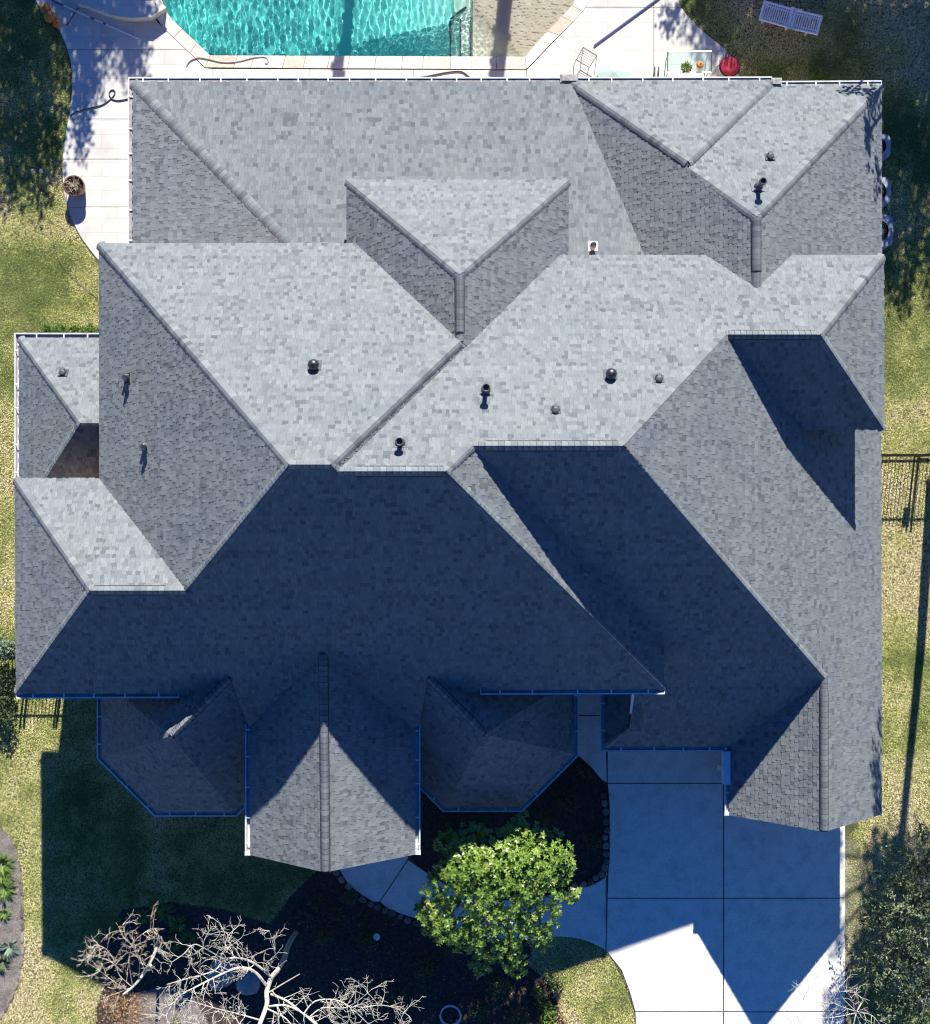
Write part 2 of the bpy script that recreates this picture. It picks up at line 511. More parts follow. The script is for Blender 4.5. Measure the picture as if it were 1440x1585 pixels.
# pool: basin, water, coping
def pool():
    root = empty("swimming_pool", (0, 0, 0)); tag(root, kind='structure')
    nx, ny = 180, 90
    x0, x1, y0, y1 = 238, 912, -256, 94
    def depth(px, py):
        # distance (px) from the slanting beach edge
        d = ((88 - py) * (-78) + (px - 813) * (-84)) / math.hypot(78, 84)    # >0 towards the deep end
        dl = d
        if px > 729:
            return .03 + max(0, min(.32, dl * .0042))
        if py > 22:
            if px > 713: return .48
            if px > 697: return .68
        else:
            if px > 700: return .42 + (729 - px) * .008
        return .95 + min(1.0, (697 - px) * .0042)
    vs, fs = [], []
    for j in range(ny + 1):
        for i in range(nx + 1):
            px = x0 + (x1 - x0) * i / nx; py = y0 + (y1 - y0) * j / ny
            g = G(px, py); vs.append((g.x, g.y, -.02 - depth(px, py)))
    for j in range(ny):
        for i in range(nx):
            a = j * (nx + 1) + i
            fs.append((a, a + nx + 1, a + nx + 2, a + 1))
    m, nt, b = new_mat("pool_plaster")
    L = nt.links.new
    geo = nt.nodes.new("ShaderNodeNewGeometry")
    sp = nt.nodes.new("ShaderNodeSeparateXYZ"); L(geo.outputs["Position"], sp.inputs[0])
    no = nt.nodes.new("ShaderNodeTexNoise"); no.inputs["Scale"].default_value = 5; no.inputs["Detail"].default_value = 8
    L(geo.outputs["Position"], no.inputs["Vector"])
    # tan pebble beach, blue-green plaster basin; the water's depth tint is painted in
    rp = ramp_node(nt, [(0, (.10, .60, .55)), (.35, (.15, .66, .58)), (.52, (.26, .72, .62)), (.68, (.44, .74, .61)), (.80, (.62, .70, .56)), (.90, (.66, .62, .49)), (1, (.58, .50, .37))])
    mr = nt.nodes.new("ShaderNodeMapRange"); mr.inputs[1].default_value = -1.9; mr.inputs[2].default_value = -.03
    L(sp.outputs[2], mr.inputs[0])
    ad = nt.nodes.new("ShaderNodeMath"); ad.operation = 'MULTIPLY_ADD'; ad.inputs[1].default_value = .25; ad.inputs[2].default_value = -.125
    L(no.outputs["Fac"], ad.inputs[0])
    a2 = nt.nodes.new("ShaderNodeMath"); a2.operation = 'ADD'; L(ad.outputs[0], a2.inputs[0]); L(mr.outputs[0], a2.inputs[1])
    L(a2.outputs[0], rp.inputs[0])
    L(rp.outputs[0], b.inputs["Base Color"]); b.inputs["Roughness"].default_value = .8
    me = bpy.data.meshes.new("pool_floor"); me.from_pydata(vs, [], fs); me.materials.append(m)
    fl = link(bpy.data.objects.new("pool_floor", me), root)
    fl.cycles.is_caustics_receiver = True
    mb = MB()
    p = GP(POOL)
    n = len(p)
    for i in range(n):
        a, b2 = p[i], p[(i + 1) % n]
        mb.add([(a[0], a[1], -2.2), (b2[0], b2[1], -2.2), (b2[0], b2[1], .03), (a[0], a[1], .03)], [(0, 1, 2, 3)])
    wl = mb.build("pool_wall", m, root)
    wl.cycles.is_caustics_receiver = True
    tl = MB()
    for sx, dd in ((697, .68), (713, .48), (729, .32)):
        A_, B_ = G(sx, 23, 0), G(sx, 86, 0)
        tl.box(Vector(((A_.x + B_.x) / 2, (A_.y + B_.y) / 2, -dd)), (.05, abs(A_.y - B_.y), .03))
    A_, B_ = G(697, 22, 0), G(722, 4, 0)
    tl.tube([Vector((A_.x, A_.y, -.6)), Vector((B_.x, B_.y, -.45))], .025, 5)
    to = tl.build("step_tile_trim", M['pipe'], root); to.cycles.is_caustics_receiver = True
    # water: rippled sheet with a body
    NX, NY = 860, 240
    xs = np.linspace(242, 906, NX + 1); ys = np.r_[np.linspace(-258, -14, 40, endpoint=False), np.linspace(-14, 90, NY + 1 - 40)]
    XX, YY = np.meshgrid(xs, ys)
    wx = (XX - 720) * (HC / UD) * K; wy = (792.5 - YY) * (HC / UD) * K
    h = np.zeros_like(wx)
    rg = np.random.default_rng(5)
    for k in range(64):
        lam = rg.uniform(.09, .30); th = rg.normal(.9, 1.0); ph = rg.uniform(0, 6.28)
        q = 2 * math.pi / lam
        h += (lam ** 1.4) * .0030 * np.sin(q * (wx * math.cos(th) + wy * math.sin(th)) + ph + .8 * np.sin(wx * .9 + wy * 1.3 + k))
    for k in range(30):
        lam = rg.uniform(.07, .13); th = rg.uniform(0, 6.28); ph = rg.uniform(0, 6.28)
        q = 2 * math.pi / lam
        h += (lam ** 1.4) * .0034 * np.sin(q * (wx * math.cos(th) + wy * math.sin(th)) + ph + .9 * np.sin(wx * 1.1 - wy * 1.6 + k)) * (YY > -12)
    z = -.02 + h
    vv = np.stack([wx, wy, z], -1).reshape(-1, 3)
    idx = np.arange((NX + 1) * (NY + 1)).reshape(NY + 1, NX + 1)
    # rows run downwards in the photo (decreasing y): flip winding so normals point up
    qf = np.stack([idx[:-1, :-1], idx[1:, :-1], idx[1:, 1:], idx[:-1, 1:]], -1).reshape(-1, 4)
    me = bpy.data.meshes.new("water")
    me.from_pydata(vv.tolist(), [], qf.tolist())
    me.polygons.foreach_set("use_smooth", [True] * len(me.polygons))
    wm, nt, b = new_mat("pool_water")
    nt.nodes.remove(b)
    L = nt.links.new
    rf = nt.nodes.new("ShaderNodeBsdfGlass")
    rf.inputs["IOR"].default_value = 1.33; rf.inputs["Roughness"].default_value = 0
    rf.inputs["Color"].default_value = (.97, 1, 1, 1)
    L(rf.outputs[0], nt.nodes["Material Output"].inputs[0])
    me.materials.append(wm)
    wo = link(bpy.data.objects.new("water", me)); tag(wo, kind='structure')
    wo.cycles.is_caustics_caster = True
    return m
pool()

def coping():
    root = empty("pool_coping", (0, 0, 0)); tag(root, kind='structure')
    def band(inner, outer, step):
        ins = [Vector(p) for p in inner]; ous = [Vector(p) for p in outer]
        Ls = [(ins[i + 1] - ins[i]).length for i in range(len(ins) - 1)]
        tot = sum(Ls)
        def at(poly, s):
            s = max(0, min(tot, s))
            for i, l in enumerate(Ls):
                if s <= l or i == len(Ls) - 1: return poly[i].lerp(poly[i + 1], min(1, s / l))
                s -= l
        s = 0
        while s < tot - 4:
            e = min(tot, s + random.uniform(step * .7, step * 1.35))
            if tot - e < step * .5: e = tot
            k1, k2 = at(ins, s), at(ins, e); k3, k4 = at(ous, e), at(ous, s)
            mid_i, mid_o = at(ins, (s + e) / 2), at(ous, (s + e) / 2)
            q = shrink([tuple(v) for v in GP([k1, mid_i, k2, k3, mid_o, k4])], .006)
            mb = MB(); mb.prism(q, -.12, .062 + random.uniform(-.004, .004), tone=random.random() ** .7)
            mb.build("coping_stone", M['coping'], root)
            s = e
    band([(244, -120), (249, -20), (252, 8), (262, 26), (326, 86)], [(227, -120), (231, -20), (234, 12), (246, 37), (318, 105)], 34)
    band([(326, 86), (813, 88)], [(318, 105), (815, 108)], 36)
    band([(813, 88), (835, 62), (862, 34), (890, 4), (903, -25), (902, -120)], [(815, 108), (855, 66), (880, 42), (906, 14), (926, -20), (924, -120)], 26)
coping()

# ------------------------------------------------------------------ the house roof
PL = dict(
    NB=(.9486, 0, 1), ND=(.9573, 0, 1), SB=(1.009, 0, -1), SD=(1.0427, 0, -1),
    WB=(.8626, -1.05, 0), EBu=(1.0694, 1.065, 0), EB=(.9953, 1, 0), ED=(.8979, 1, 0),
    HS=(1.2109, 0, -1.042), HE=(.8180, 1.063, 0), FN=(1.1205, 0, 1.073), FW=(.7790, -1.105, 0),
    GN=(1.0955, 0, .956), GW=(.8589, -1.044, 0), GS=(1.2225, 0, -.956),
    AN=(1.1215, 0, .314), AW=(1.1414, -.332, 0),
    EW=(1.3026, -.871, 0), EE=(.9250, .92, 0), N2=(.9325, 0, .874), N1=(.9264, 0, .883),
    CN=(.8937, 0, 1.055), CW=(1.0623, -1.052, 0), CE=(1.0699, 1.105, 0),
    PW=(1.0079, -1, 0), PE=(1.2113, 1, 0), IW=(1.4392, -1, 0))
L1, L2 = 1.229, 1.1474
def rat(pl, px, py):
    A, bx, by = PL[pl]
    return A / (1 - (bx * (px - 720) + by * (792.5 - py)) / FPX)
def VP(px, py, pl): return P3(px, py, rat(pl, px, py))
def VR(px, py, r): return P3(px, py, r)
def VU(X, Y, r): return Vector((X * K, Y * K, HC - r * UD))
def VUP(X, Y, pl):
    A, bx, by = PL[pl]
    return VU(X, Y, A + (bx * X + by * Y) / FPX)

V = dict(
    b_nw=VR(153, 377, L2), b_rw=VP(448, 719, 'NB'), b_re=VP(512, 719, 'NB'), c_rs=VP(712, 528, 'NB'), b_cw=VU(-194, 477, L2),
    s1=VU(-194, 62, .98315), s2=VP(722, 536, 'ND'), c_ce=VU(168.3, 456, L2), e_w=VU(427.5, 456, L2), e_rs=VU(505.8, 388, 1.119),
    e_e=VU(580, 456, L2), h_ne=VU(743.5, 456, L2), h_re=VP(1270, 518, 'ND'), h_rw=VP(1124, 518, 'ND'), d_re=VP(965, 690, 'ND'),
    d_rw=VP(731, 690, 'ND'), s3=VU(-29.1, 62, .98315),
    f_j=VP(288, 914, 'SB'), f_nj=VR(155, 741, L2), f_nw=VR(23, 741, L2), f_rw=VP(140, 914, 'SB'), f_sw=VP(25, 1073, 'SB'),
    b_se=VP(1029, 1066, 'SB'), eb_v=VU(349.6, -236, 1.141),
    i_r=VU(650.6, -300.6, 1.168), i_wv=VU(504.3, -446, L1), i_rs=VU(650.6, -578.7, 1.168), i_sw=VU(504.3, -577, L1), i_se=VU(791, -575, L1),
    k_c=VU(267, -446, L1), k_h=VU(308, -405, 1.2119), k_n=VU(308, -236, 1.141),
    h_v=VU(598.6, 147, L2), h_se=VU(743.5, 147, L2), ed_a=VU(601, 166, 1.1484), ed_b=VU(793, 166, L1),
    c_nw=VR(537, 279, 1.155), c_ne=VR(880, 279, 1.155), c_rn=VR(711.5, 425, 1.066), c_wl=VU(-211.4, 468, 1.155), c_el=VU(184.8, 448, 1.155),
    e_nw=VR(885, 127, L1), n_pk=VR(1065, 250, 1.1576), n2=VR(1066.5, 260, 1.1592), e_rn=VR(1172, 335, 1.119), ew_v=VU(340, 440, 1.1791),
    e_n1e=VR(1195, 126, L1), e_n2s=VR(1201, 133, L1), e_ne=VR(1365, 132, L1), ee_l=VU(792.7, 438, L1),
    a_nw=VR(206, 127, L1), a_h=VU(-272, 440, 1.1791), a_wl=VU(-632, 440, L1),
    g_nw=VR(30, 523, L1), g_r=VU(-689.6, 159.4, 1.159), g_r2=VU(-640, 159.4, 1.159), g_n2=VU(-640, 331, L1), g_sw=VU(-848, -17, L1), g_s2=VU(-640, -17, L1),
    p_rn=VUP(-244, -241, 'SB'), p_rs=VU(-240, -619, 1.1096), p_sw=VU(-389, -622, 1.1708), p_wv=VU(-389, -388.5, 1.1708),
    p_se=VU(-91, -622, 1.1734), p_ev=VU(-91, -394.5, 1.1734),
)
def turret(cx, cy, ap, sgn, pre):
    ra = 1.1295
    YC = (1.009 - ra) * FPX
    hs = ap * math.tan(math.pi / 8)
    V[pre + 'a'] = VU(cx, cy, ra)
    dY = YC - cy
    V[pre + 'cap'] = VU(cx + sgn * dY, YC, ra)
    sl = (L1 - ra) * FPX / ap
    s = sgn          # +1: outer side is west
    V[pre + 'o1'] = VU(cx - s * ap, cy + hs, L1); V[pre + 'o2'] = VU(cx - s * ap, cy - hs, L1)
    V[pre + 'f1'] = VU(cx - s * hs, cy - ap, L1); V[pre + 'f2'] = VU(cx + s * hs, cy - ap, L1)
    def inner(X, Y):   # face turned towards the porch
        d = (s * (X - cx) - (Y - cy)) / math.sqrt(2); return VU(X, Y, ra + sl * d / FPX)
    def outer(X, Y):
        d = (-s * (X - cx) + (Y - cy)) / math.sqrt(2); return VU(X, Y, ra + sl * d / FPX)
    e = cx + s * hs; k = 77
    V[pre + 'i1'] = inner(e + s * k, cy - ap + k)
    V[pre + 'i2'] = inner(cx + s * (dY + 45), -390)
    V[pre + 'i3'] = inner(cx + s * (dY + 16), YC - 94)
    V[pre + 'n1'] = outer(cx - s * ap + s * 40, cy + hs + 40)
    V[pre + 'n2'] = outer(cx + s * (dY - 38), YC - 19)
    V[pre + 'sv'] = VUP(cx + s * (dY - 38), YC - 19, 'SB')
    V[pre + 'sb'] = VUP(cx + s * (dY + 16), YC - 94, 'SB')
turret(-513, -392, 178, 1, 'tl_')
turret(33.8, -388, 173, -1, 'tr_')
V['sl_e'] = VUP((V['tl_sv'].x / K), -327, 'SB'); V['sr_w'] = VUP((V['tr_sv'].x / K), -319, 'SB')

SECT = dict(
    main_roof=[('NB', 'b_nw b_rw b_re c_rs b_cw'), ('WB', 'b_nw b_rw f_j f_nj'), ('EBu', 'b_re c_rs s2 s1'),
               ('ND', 's1 s2 c_ce e_w e_rs e_e h_ne h_re h_rw d_re d_rw s3'),
               ('SB', 'f_rw f_j b_rw b_re s1 s3 b_se sr_w tr_sv tr_cap tr_sb p_ev p_rn p_wv tl_sb tl_cap tl_sv sl_e f_sw'),
               ('EB', 's3 d_rw eb_v b_se')],
    west_wing_roof=[('FN', 'f_nw f_nj f_j f_rw'), ('FW', 'f_nw f_rw f_sw')],
    east_wing_roof=[('HS', 'h_rw h_re h_se h_v'), ('HE', 'h_ne h_re h_se')],
    garage_roof=[('SD', 'd_rw d_re i_r i_wv k_c k_h k_n eb_v'), ('ED', 'd_re h_rw h_v ed_a ed_b i_se i_rs i_r'), ('IW', 'i_r i_rs i_sw i_wv'),
                 ('KW', 'k_c k_h k_hn k_cn')],
    dormer_roof=[('CN', 'c_nw c_ne c_rn'), ('CW', 'c_nw c_rn c_rs b_cw c_wl'), ('CE', 'c_ne c_rn c_rs s2 c_ce c_el')],
    rear_wing_roof=[('EW', 'e_nw n_pk n2 e_rn e_rs e_w ew_v'), ('N1', 'e_nw e_n1e n_pk'), ('E1', 'e_n1e n_pk n2 e_n2s'), ('N2', 'e_n2s e_ne e_rn n2'),
                    ('EE', 'e_ne e_rn e_rs e_e ee_l')],
    rear_roof=[('AN', 'a_nw e_nw ew_v a_h'), ('AW', 'a_nw a_h a_wl')],
    side_room_roof=[('GN', 'g_nw g_n2 g_r2 g_r'), ('GW', 'g_nw g_r g_sw'), ('GS', 'g_r g_r2 g_s2 g_sw')],
    porch_roof=[('PW', 'p_rn p_rs p_sw p_wv'), ('PE', 'p_rn p_rs p_se p_ev')],
    turret_roof=[('T1', 'tl_a tl_o1 tl_o2'), ('T2', 'tl_a tl_o2 tl_f1'), ('T3', 'tl_a tl_f1 tl_f2'), ('T4', 'tl_a tl_f2 tl_i1 tl_i2 tl_i3 tl_cap'), ('T5', 'tl_a tl_o1 tl_n1 tl_n2 tl_cap')],
    turret_roof_=[('T1', 'tr_a tr_o1 tr_o2'), ('T2', 'tr_a tr_o2 tr_f1'), ('T3', 'tr_a tr_f1 tr_f2'), ('T4', 'tr_a tr_f2 tr_i1 tr_i2 tr_i3 tr_cap'), ('T5', 'tr_a tr_o1 tr_n1 tr_n2 tr_cap')],
)
V['k_hn'] = VU(308, -270, 1.2119); V['k_cn'] = VU(267, -270, L1)

house = empty("house", (0, 0, 0))
tag(house, "large two storey brick house under a many-hipped grey shingle roof", "house")

FACE_N = {}
roofobj = {}
ALLTABS = []       # (projected area, section, verts, faces, tone)
def newell(pts):
    n = Vector((0, 0, 0))
    for i in range(len(pts)):
        a, b = pts[i], pts[(i + 1) % len(pts)]
        n += Vector(((a.y - b.y) * (a.z + b.z), (a.z - b.z) * (a.x + b.x), (a.x - b.x) * (a.y + b.y)))
    n.normalize()
    return n if n.z > 0 else -n

EXPO = .143
def sh_clip(poly, ax, val, less):
    out = []
    n = len(poly)
    pa = poly[-1]
    da = (pa[ax] - val) if less else (val - pa[ax])
    for pb in poly:
        db = (pb[ax] - val) if less else (val - pb[ax])
        if (da < 0 < db) or (db < 0 < da):
            t = da / (da - db)
            out.append((pa[0] + (pb[0] - pa[0]) * t, pa[1] + (pb[1] - pa[1]) * t))
        if db <= 0: out.append(pb)
        pa, da = pb, db
    return out

CAMP = Vector((0, 0, HC))
def shingle_face(sec, pts, n):
    c = sum(pts, Vector()) / len(pts)
    up = Vector((-n.x, -n.y, 0)); up = (up - n * up.dot(n))
    if up.length < 1e-6: up = Vector((0, 1, 0))
    up.normalize()
    if up.z < 0: up = -up
    hd = up.cross(n).normalized()
    uv = [((p - c).dot(hd), (p - c).dot(up)) for p in pts]
    hgt = [(p - c).dot(n) for p in pts]
    v0 = min(p[1] for p in uv); v1 = max(p[1] for p in uv)
    row = 0
    v = v0
    while v < v1:
        st = sh_clip(sh_clip(uv, 1, v, False), 1, v + EXPO, True)
        if len(st) >= 3:
            ua = min(p[0] for p in st); ub = max(p[0] for p in st)
            u = ua - random.random() * .3
            tone_bias = random.gauss(0, .03)
            raised = True
            while u < ub:
                wd = random.choice((.075, .085, .095, .105, .115, .125, .14, .16))
                q = sh_clip(sh_clip(st, 0, u, False), 0, u + wd - .002, True)
                if len(q) >= 3:
                    ar = 0.0
                    for i in range(len(q)):
                        ar += q[i - 1][0] * q[i][1] - q[i][0] * q[i - 1][1]
                    ar = abs(ar) / 2
                    if ar > 2e-4:
                        t = .011 + (.006 if raised else 0) + random.uniform(0, .003)
                        x = random.random()
                        if x < .13: tone = random.uniform(.27, .46)
                        elif x < .42: tone = random.uniform(.46, .64)
                        else: tone = random.uniform(.60, .88)
                        tone = min(1, max(.1, tone + tone_bias + (.03 if raised else -.05)))
                        if raised: q = [(pa_, pb_ - .02) if abs(pb_ - v) < 1e-6 else (pa_, pb_) for pa_, pb_ in q]
                        ALLTABS.append((ar, sec, c, hd, up, n, q, v, t, tone))
                u += wd
                raised = not raised if random.random() < .8 else raised
        v += EXPO
        row += 1

def tab_mesh(tb):
    ar, sec, c, hd, up, n, q, v, t, tone = tb
    m = len(q)
    top, bot = [], []
    for a, b in q:
        base = c + hd * a + up * b
        top.append(base + n * (t * (1 - .85 * (b - v) / EXPO)))
        bot.append(base - n * .012)
    fs = [list(range(m))] + [(i, m + i, m + (i + 1) % m, (i + 1) % m) for i in range(m) if not (abs(q[i][1] - v - EXPO) < 1e-4 and abs(q[(i + 1) % m][1] - v - EXPO) < 1e-4)]
    ln = (top[1] - top[0]).cross(top[2] - top[0])
    # orient the top upward
    nn = newell_raw(top)
    if nn.dot(n) < 0:
        fs = [f[::-1] for f in fs]
    return top + bot, fs, tone
def newell_raw(pts):
    n = Vector((0, 0, 0))
    for i in range(len(pts)):
        a, b = pts[i], pts[(i + 1) % len(pts)]
        n += Vector(((a.y - b.y) * (a.z + b.z), (a.z - b.z) * (a.x + b.x), (a.x - b.x) * (a.y + b.y)))
    return n

for sec, faces in SECT.items():
    mb = MB()
    for pl, keys in faces:
        ks = keys.split()
        pts = [V[k] for k in ks]
        n = newell(pts)
        FACE_N[(sec, pl)] = (ks, n)
        shingle_face(sec, pts, n)
        m = len(pts)
        if newell_raw(pts).z < 0: pts = pts[::-1]
        top = [p - n * .02 for p in pts]; bot = [p - Vector((0, 0, .16)) for p in pts]
        mb.add(top + bot, [list(range(m)), list(range(m, 2 * m))[::-1]] + [(i, m + i, m + (i + 1) % m, (i + 1) % m) for i in range(m)])
    roofobj[sec] = mb.build(sec.rstrip('_'), M['deckwood'], house)

# the 300 shingles that show largest are objects of their own, the rest one field per roof
def proj_area(tb):
    ar, sec, c, hd, up, n, q, v, t, tone = tb
    p = c + hd * q[0][0] + up * q[0][1]
    d = (CAMP - p)
    return ar * max(0, n.dot(d.normalized())) / d.length_squared
order = sorted(range(len(ALLTABS)), key=lambda i: -proj_area(ALLTABS[i]))
single = set(order[:300])
fields = {s: MB() for s in SECT}
for i, tb in enumerate(ALLTABS):
    vs, fs, tone = tab_mesh(tb)
    if i in single:
        b = MB(); b.add(vs, fs, tone, .02); b.build("shingle", M['shingle'], roofobj[tb[1]])
    else:
        fields[tb[1]].add(vs, fs, tone, .02)
for s, b in fields.items():
    o = b.build("shingle_field", M['shingle'], roofobj[s]); o['kind'] = 'stuff'

# hip and ridge caps
CAPS = []
def cap_line(sec, a, b, lift=0.0, wid=.15, sides=None):
    """from low end a to high end b; sides: two plane normals"""
    d = (b - a); Ln = d.length; d.normalize()
    n1, n2 = sides
    # directions on each plane, away from the line, pointing downhill
    s1 = d.cross(n1); s1.normalize()
    s2 = d.cross(n2); s2.normalize()
    if s1.z > 0: s1 = -s1
    if s2.z > 0: s2 = -s2
    if (s1 - s2).length < .2:
        return
    up = (n1 + n2).normalized()
    k = max(1, int(round(Ln / EXPO)))
    st = Ln / k
    cap_base(sec, a, b, lift, wid, s1, s2, n1, n2, up)
    for i in range(k):
        g_ = .0035 if abs(d.z) < .05 else .006
        p0 = a + d * (i * st + g_); p1 = a + d * ((i + 1) * st - g_)
        j = random.uniform(-.004, .004)
        prof = [(s1, n1, 1.0, .012), (s1, n1, .78, .024), (s1, n1, .42, .036), (None, None, 0, .044), (s2, n2, .42, .036), (s2, n2, .78, .024), (s2, n2, 1.0, .012)]
        m = len(prof)
        vs = []
        for p, ex in ((p0, .015), (p1, .002)):
            for s, nn, f, hh in prof:
                if s is None: vs.append(p + up * (hh * .55 + ex + lift))
                else: vs.append(p + s * (wid * f + j) + nn * (hh * .8 + ex) + up * lift)
        vs += [p - up * .034 for p in vs[:m]]
        vs += [vs[m] - up * .03, vs[2 * m - 1] - up * .03]
        e0, e1 = 3 * m, 3 * m + 1
        fs = [(q, q + 1, q + 1 + m, q + m) for q in range(m - 1)] + [(2 * m + q, 2 * m + q + 1, q + 1, q) for q in range(m - 1)] + [(0, m, e0, 2 * m), (m - 1, 3 * m - 1, e1, 2 * m - 1)]
        mid = (p0 + p1) / 2
        CAPS.append(((CAMP - mid).length, sec, vs, fs, min(1, max(.1, random.gauss(.66, .17)))))

def cap_base(sec, a, b, lift, wid, s1, s2, n1, n2, up):
    vs = []
    for p in (a, b):
        vs += [p + s1 * wid * .97 + n1 * .006 + up * lift, p + s1 * wid * .5 + n1 * .030 + up * lift, p + up * (.024 + lift), p + s2 * wid * .5 + n2 * .030 + up * lift, p + s2 * wid * .97 + n2 * .006 + up * lift]
    BASES.setdefault(sec, MB()).add(vs, [(q, q + 1, q + 6, q + 5) for q in range(4)], .02)
BASES = {}
def normal_of(sec, pl): return FACE_N[(sec, pl)][1]
NF = {}
for (s, pl), (ks, n) in FACE_N.items():
    NF[(s, pl)] = n
mr, gr, wr, er, dr, rw, rr, sr, pr = 'main_roof garage_roof west_wing_roof east_wing_roof dormer_roof rear_wing_roof rear_roof side_room_roof porch_roof'.split()
def hip(sec, a, b, f1, f2, lift=0, wid=.15):
    A, B = V[a], V[b]
    if A.z > B.z: A, B = B, A
    cap_line(sec, A, B, lift, wid, (NF[f1], NF[f2]))
def ridge(sec, a, b, f1, f2, t0=0.0, t1=1.0):
    A, B = V[a], V[b]
    P, Q = A.lerp(B, t0), A.lerp(B, t1)
    cap_line(sec, A, B, 0, .135, (NF[f1], NF[f2]))
    cap_line(sec, P, Q, .045, .135, (NF[f1], NF[f2]))
    d = (Q - P).normalized(); n1, n2 = NF[f1], NF[f2]
    s1 = d.cross(n1).normalized(); s2 = d.cross(n2).normalized()
    if s1.z > 0: s1 = -s1
    if s2.z > 0: s2 = -s2
    up = (n1 + n2).normalized()
    # vent body: past the caps its dark colour stands in for the shadow gap
    vs = []
    for p in (P + d * .012, Q - d * .012):
        for s, nn in ((s1, n1), (s2, n2)):
            vs += [p + s * .160 + nn * .012, p + s * .160 + nn * .022]
        vs.append(p + up * .072)
    VENT = MB(); VENT.add(vs, [(0, 1, 6, 5), (1, 4, 9, 6), (4, 3, 8, 9), (3, 2, 7, 8), (0, 2, 3, 4, 1), (5, 6, 9, 8, 7)]); VENT.build("ridge_vent", M['ventdark'], house)

hip(mr, 'b_nw', 'b_rw', (mr, 'NB'), (mr, 'WB'))
hip(mr, 'c_rs', 'b_re', (mr, 'NB'), (mr, 'EBu'))
hip(mr, 'f_j', 'b_rw', (mr, 'WB'), (mr, 'SB'), wid=.13)
cap_line(mr, V['b_rw'], V['b_re'], 0, .13, (NF[(mr, 'NB')], NF[(mr, 'SB')]))
cap_line(mr, V['s1'], V['b_re'], 0, .12, (NF[(mr, 'EBu')], NF[(mr, 'SB')]))
ridge(mr, 's1', 's3', (mr, 'ND'), (mr, 'SB'), .16, .98)
hip(mr, 's3', 'd_rw', (mr, 'ND'), (mr, 'EB'), wid=.13)
hip(mr, 'b_se', 's3', (mr, 'SB'), (mr, 'EB'), wid=.13)
NF[(gr, 'ND')] = NF[(mr, 'ND')]
ridge(mr, 'd_rw', 'd_re', (mr, 'ND'), (gr, 'SD'), .09, .97)
hip(mr, 'h_rw', 'd_re', (mr, 'ND'), (gr, 'ED'))
hip(gr, 'i_r', 'd_re', (gr, 'SD'), (gr, 'ED'), wid=.13)
ridge(gr, 'i_r', 'i_rs', (gr, 'IW'), (gr, 'ED'), .08, .99)
ridge(er, 'h_rw', 'h_re', (mr, 'ND'), (er, 'HS'), .03, .96)
hip(er, 'h_ne', 'h_re', (mr, 'ND'), (er, 'HE'))
hip(er, 'h_se', 'h_re', (er, 'HS'), (er, 'HE'), wid=.13)
hip(wr, 'f_nw', 'f_rw', (wr, 'FN'), (wr, 'FW'))
hip(wr, 'f_sw', 'f_rw', (mr, 'SB'), (wr, 'FW'), wid=.13)
ridge(wr, 'f_rw', 'f_j', (wr, 'FN'), (mr, 'SB'), .02, .78)
hip(dr, 'c_nw', 'c_rn', (dr, 'CN'), (dr, 'CW')); hip(dr, 'c_ne', 'c_rn', (dr, 'CN'), (dr, 'CE'))
ridge(dr, 'c_rn', 'c_rs', (dr, 'CW'), (dr, 'CE'), .06, .86)
hip(rw, 'e_nw', 'n_pk', (rw, 'N1'), (rw, 'EW')); hip(rw, 'e_n1e', 'n_pk', (rw, 'N1'), (rw, 'E1')); hip(rw, 'n2', 'e_rn', (rw, 'N2'), (rw, 'EW'))
hip(rw, 'e_ne', 'e_rn', (rw, 'N2'), (rw, 'EE'))
ridge(rw, 'e_rn', 'e_rs', (rw, 'EW'), (rw, 'EE'), .06, .76)
hip(rr, 'a_nw', 'a_h', (rr, 'AN'), (rr, 'AW'))
hip(sr, 'g_nw', 'g_r', (sr, 'GN'), (sr, 'GW')); hip(sr, 'g_sw', 'g_r', (sr, 'GS'), (sr, 'GW'))
cap_line(sr, V['g_r'], V['g_r2'], 0, .13, (NF[(sr, 'GN')], NF[(sr, 'GS')]))
ridge(pr, 'p_rn', 'p_rs', (pr, 'PW'), (pr, 'PE'), .01, .995)
for s, pre in (('turret_roof', 'tl_'), ('turret_roof_', 'tr_')):
    ridge(s, pre + 'cap', pre + 'a', (s, 'T4'), (s, 'T5'), .02, .97)
    for k, (e, f1, f2) in enumerate((('o1', 'T5', 'T1'), ('o2', 'T1', 'T2'), ('f1', 'T2', 'T3'), ('f2', 'T3', 'T4'))):
        cap_line(s, V[pre + e], V[pre + 'a'], -.028, .10, (NF[(s, f1)], NF[(s, f2)]))
hip(gr, 'k_c', 'k_h', (gr, 'SD'), (gr, 'KW'), wid=.1)
CAPS.sort(key=lambda c: c[0])
def cap_add(b, vs, fs, tone):
    b.add(vs, fs, tone)
    for k in range(1, len(fs) - 5): b.t[-k] = .02
rest = {}
for i, (d, s, vs, fs, tone) in enumerate(CAPS):
    if i < 300:
        b = MB(); cap_add(b, vs, fs, tone); b.build("ridge_cap", M['shingle'], roofobj[s])
    else:
        cap_add(rest.setdefault(s, MB()), vs, fs, tone)
for s, b in BASES.items():
    b.build("cap_underlay", M['shingle'], roofobj[s])
for s, b in rest.items():
    o = b.build("ridge_cap_row", M['shingle'], roofobj[s]); o['kind'] = 'stuff'

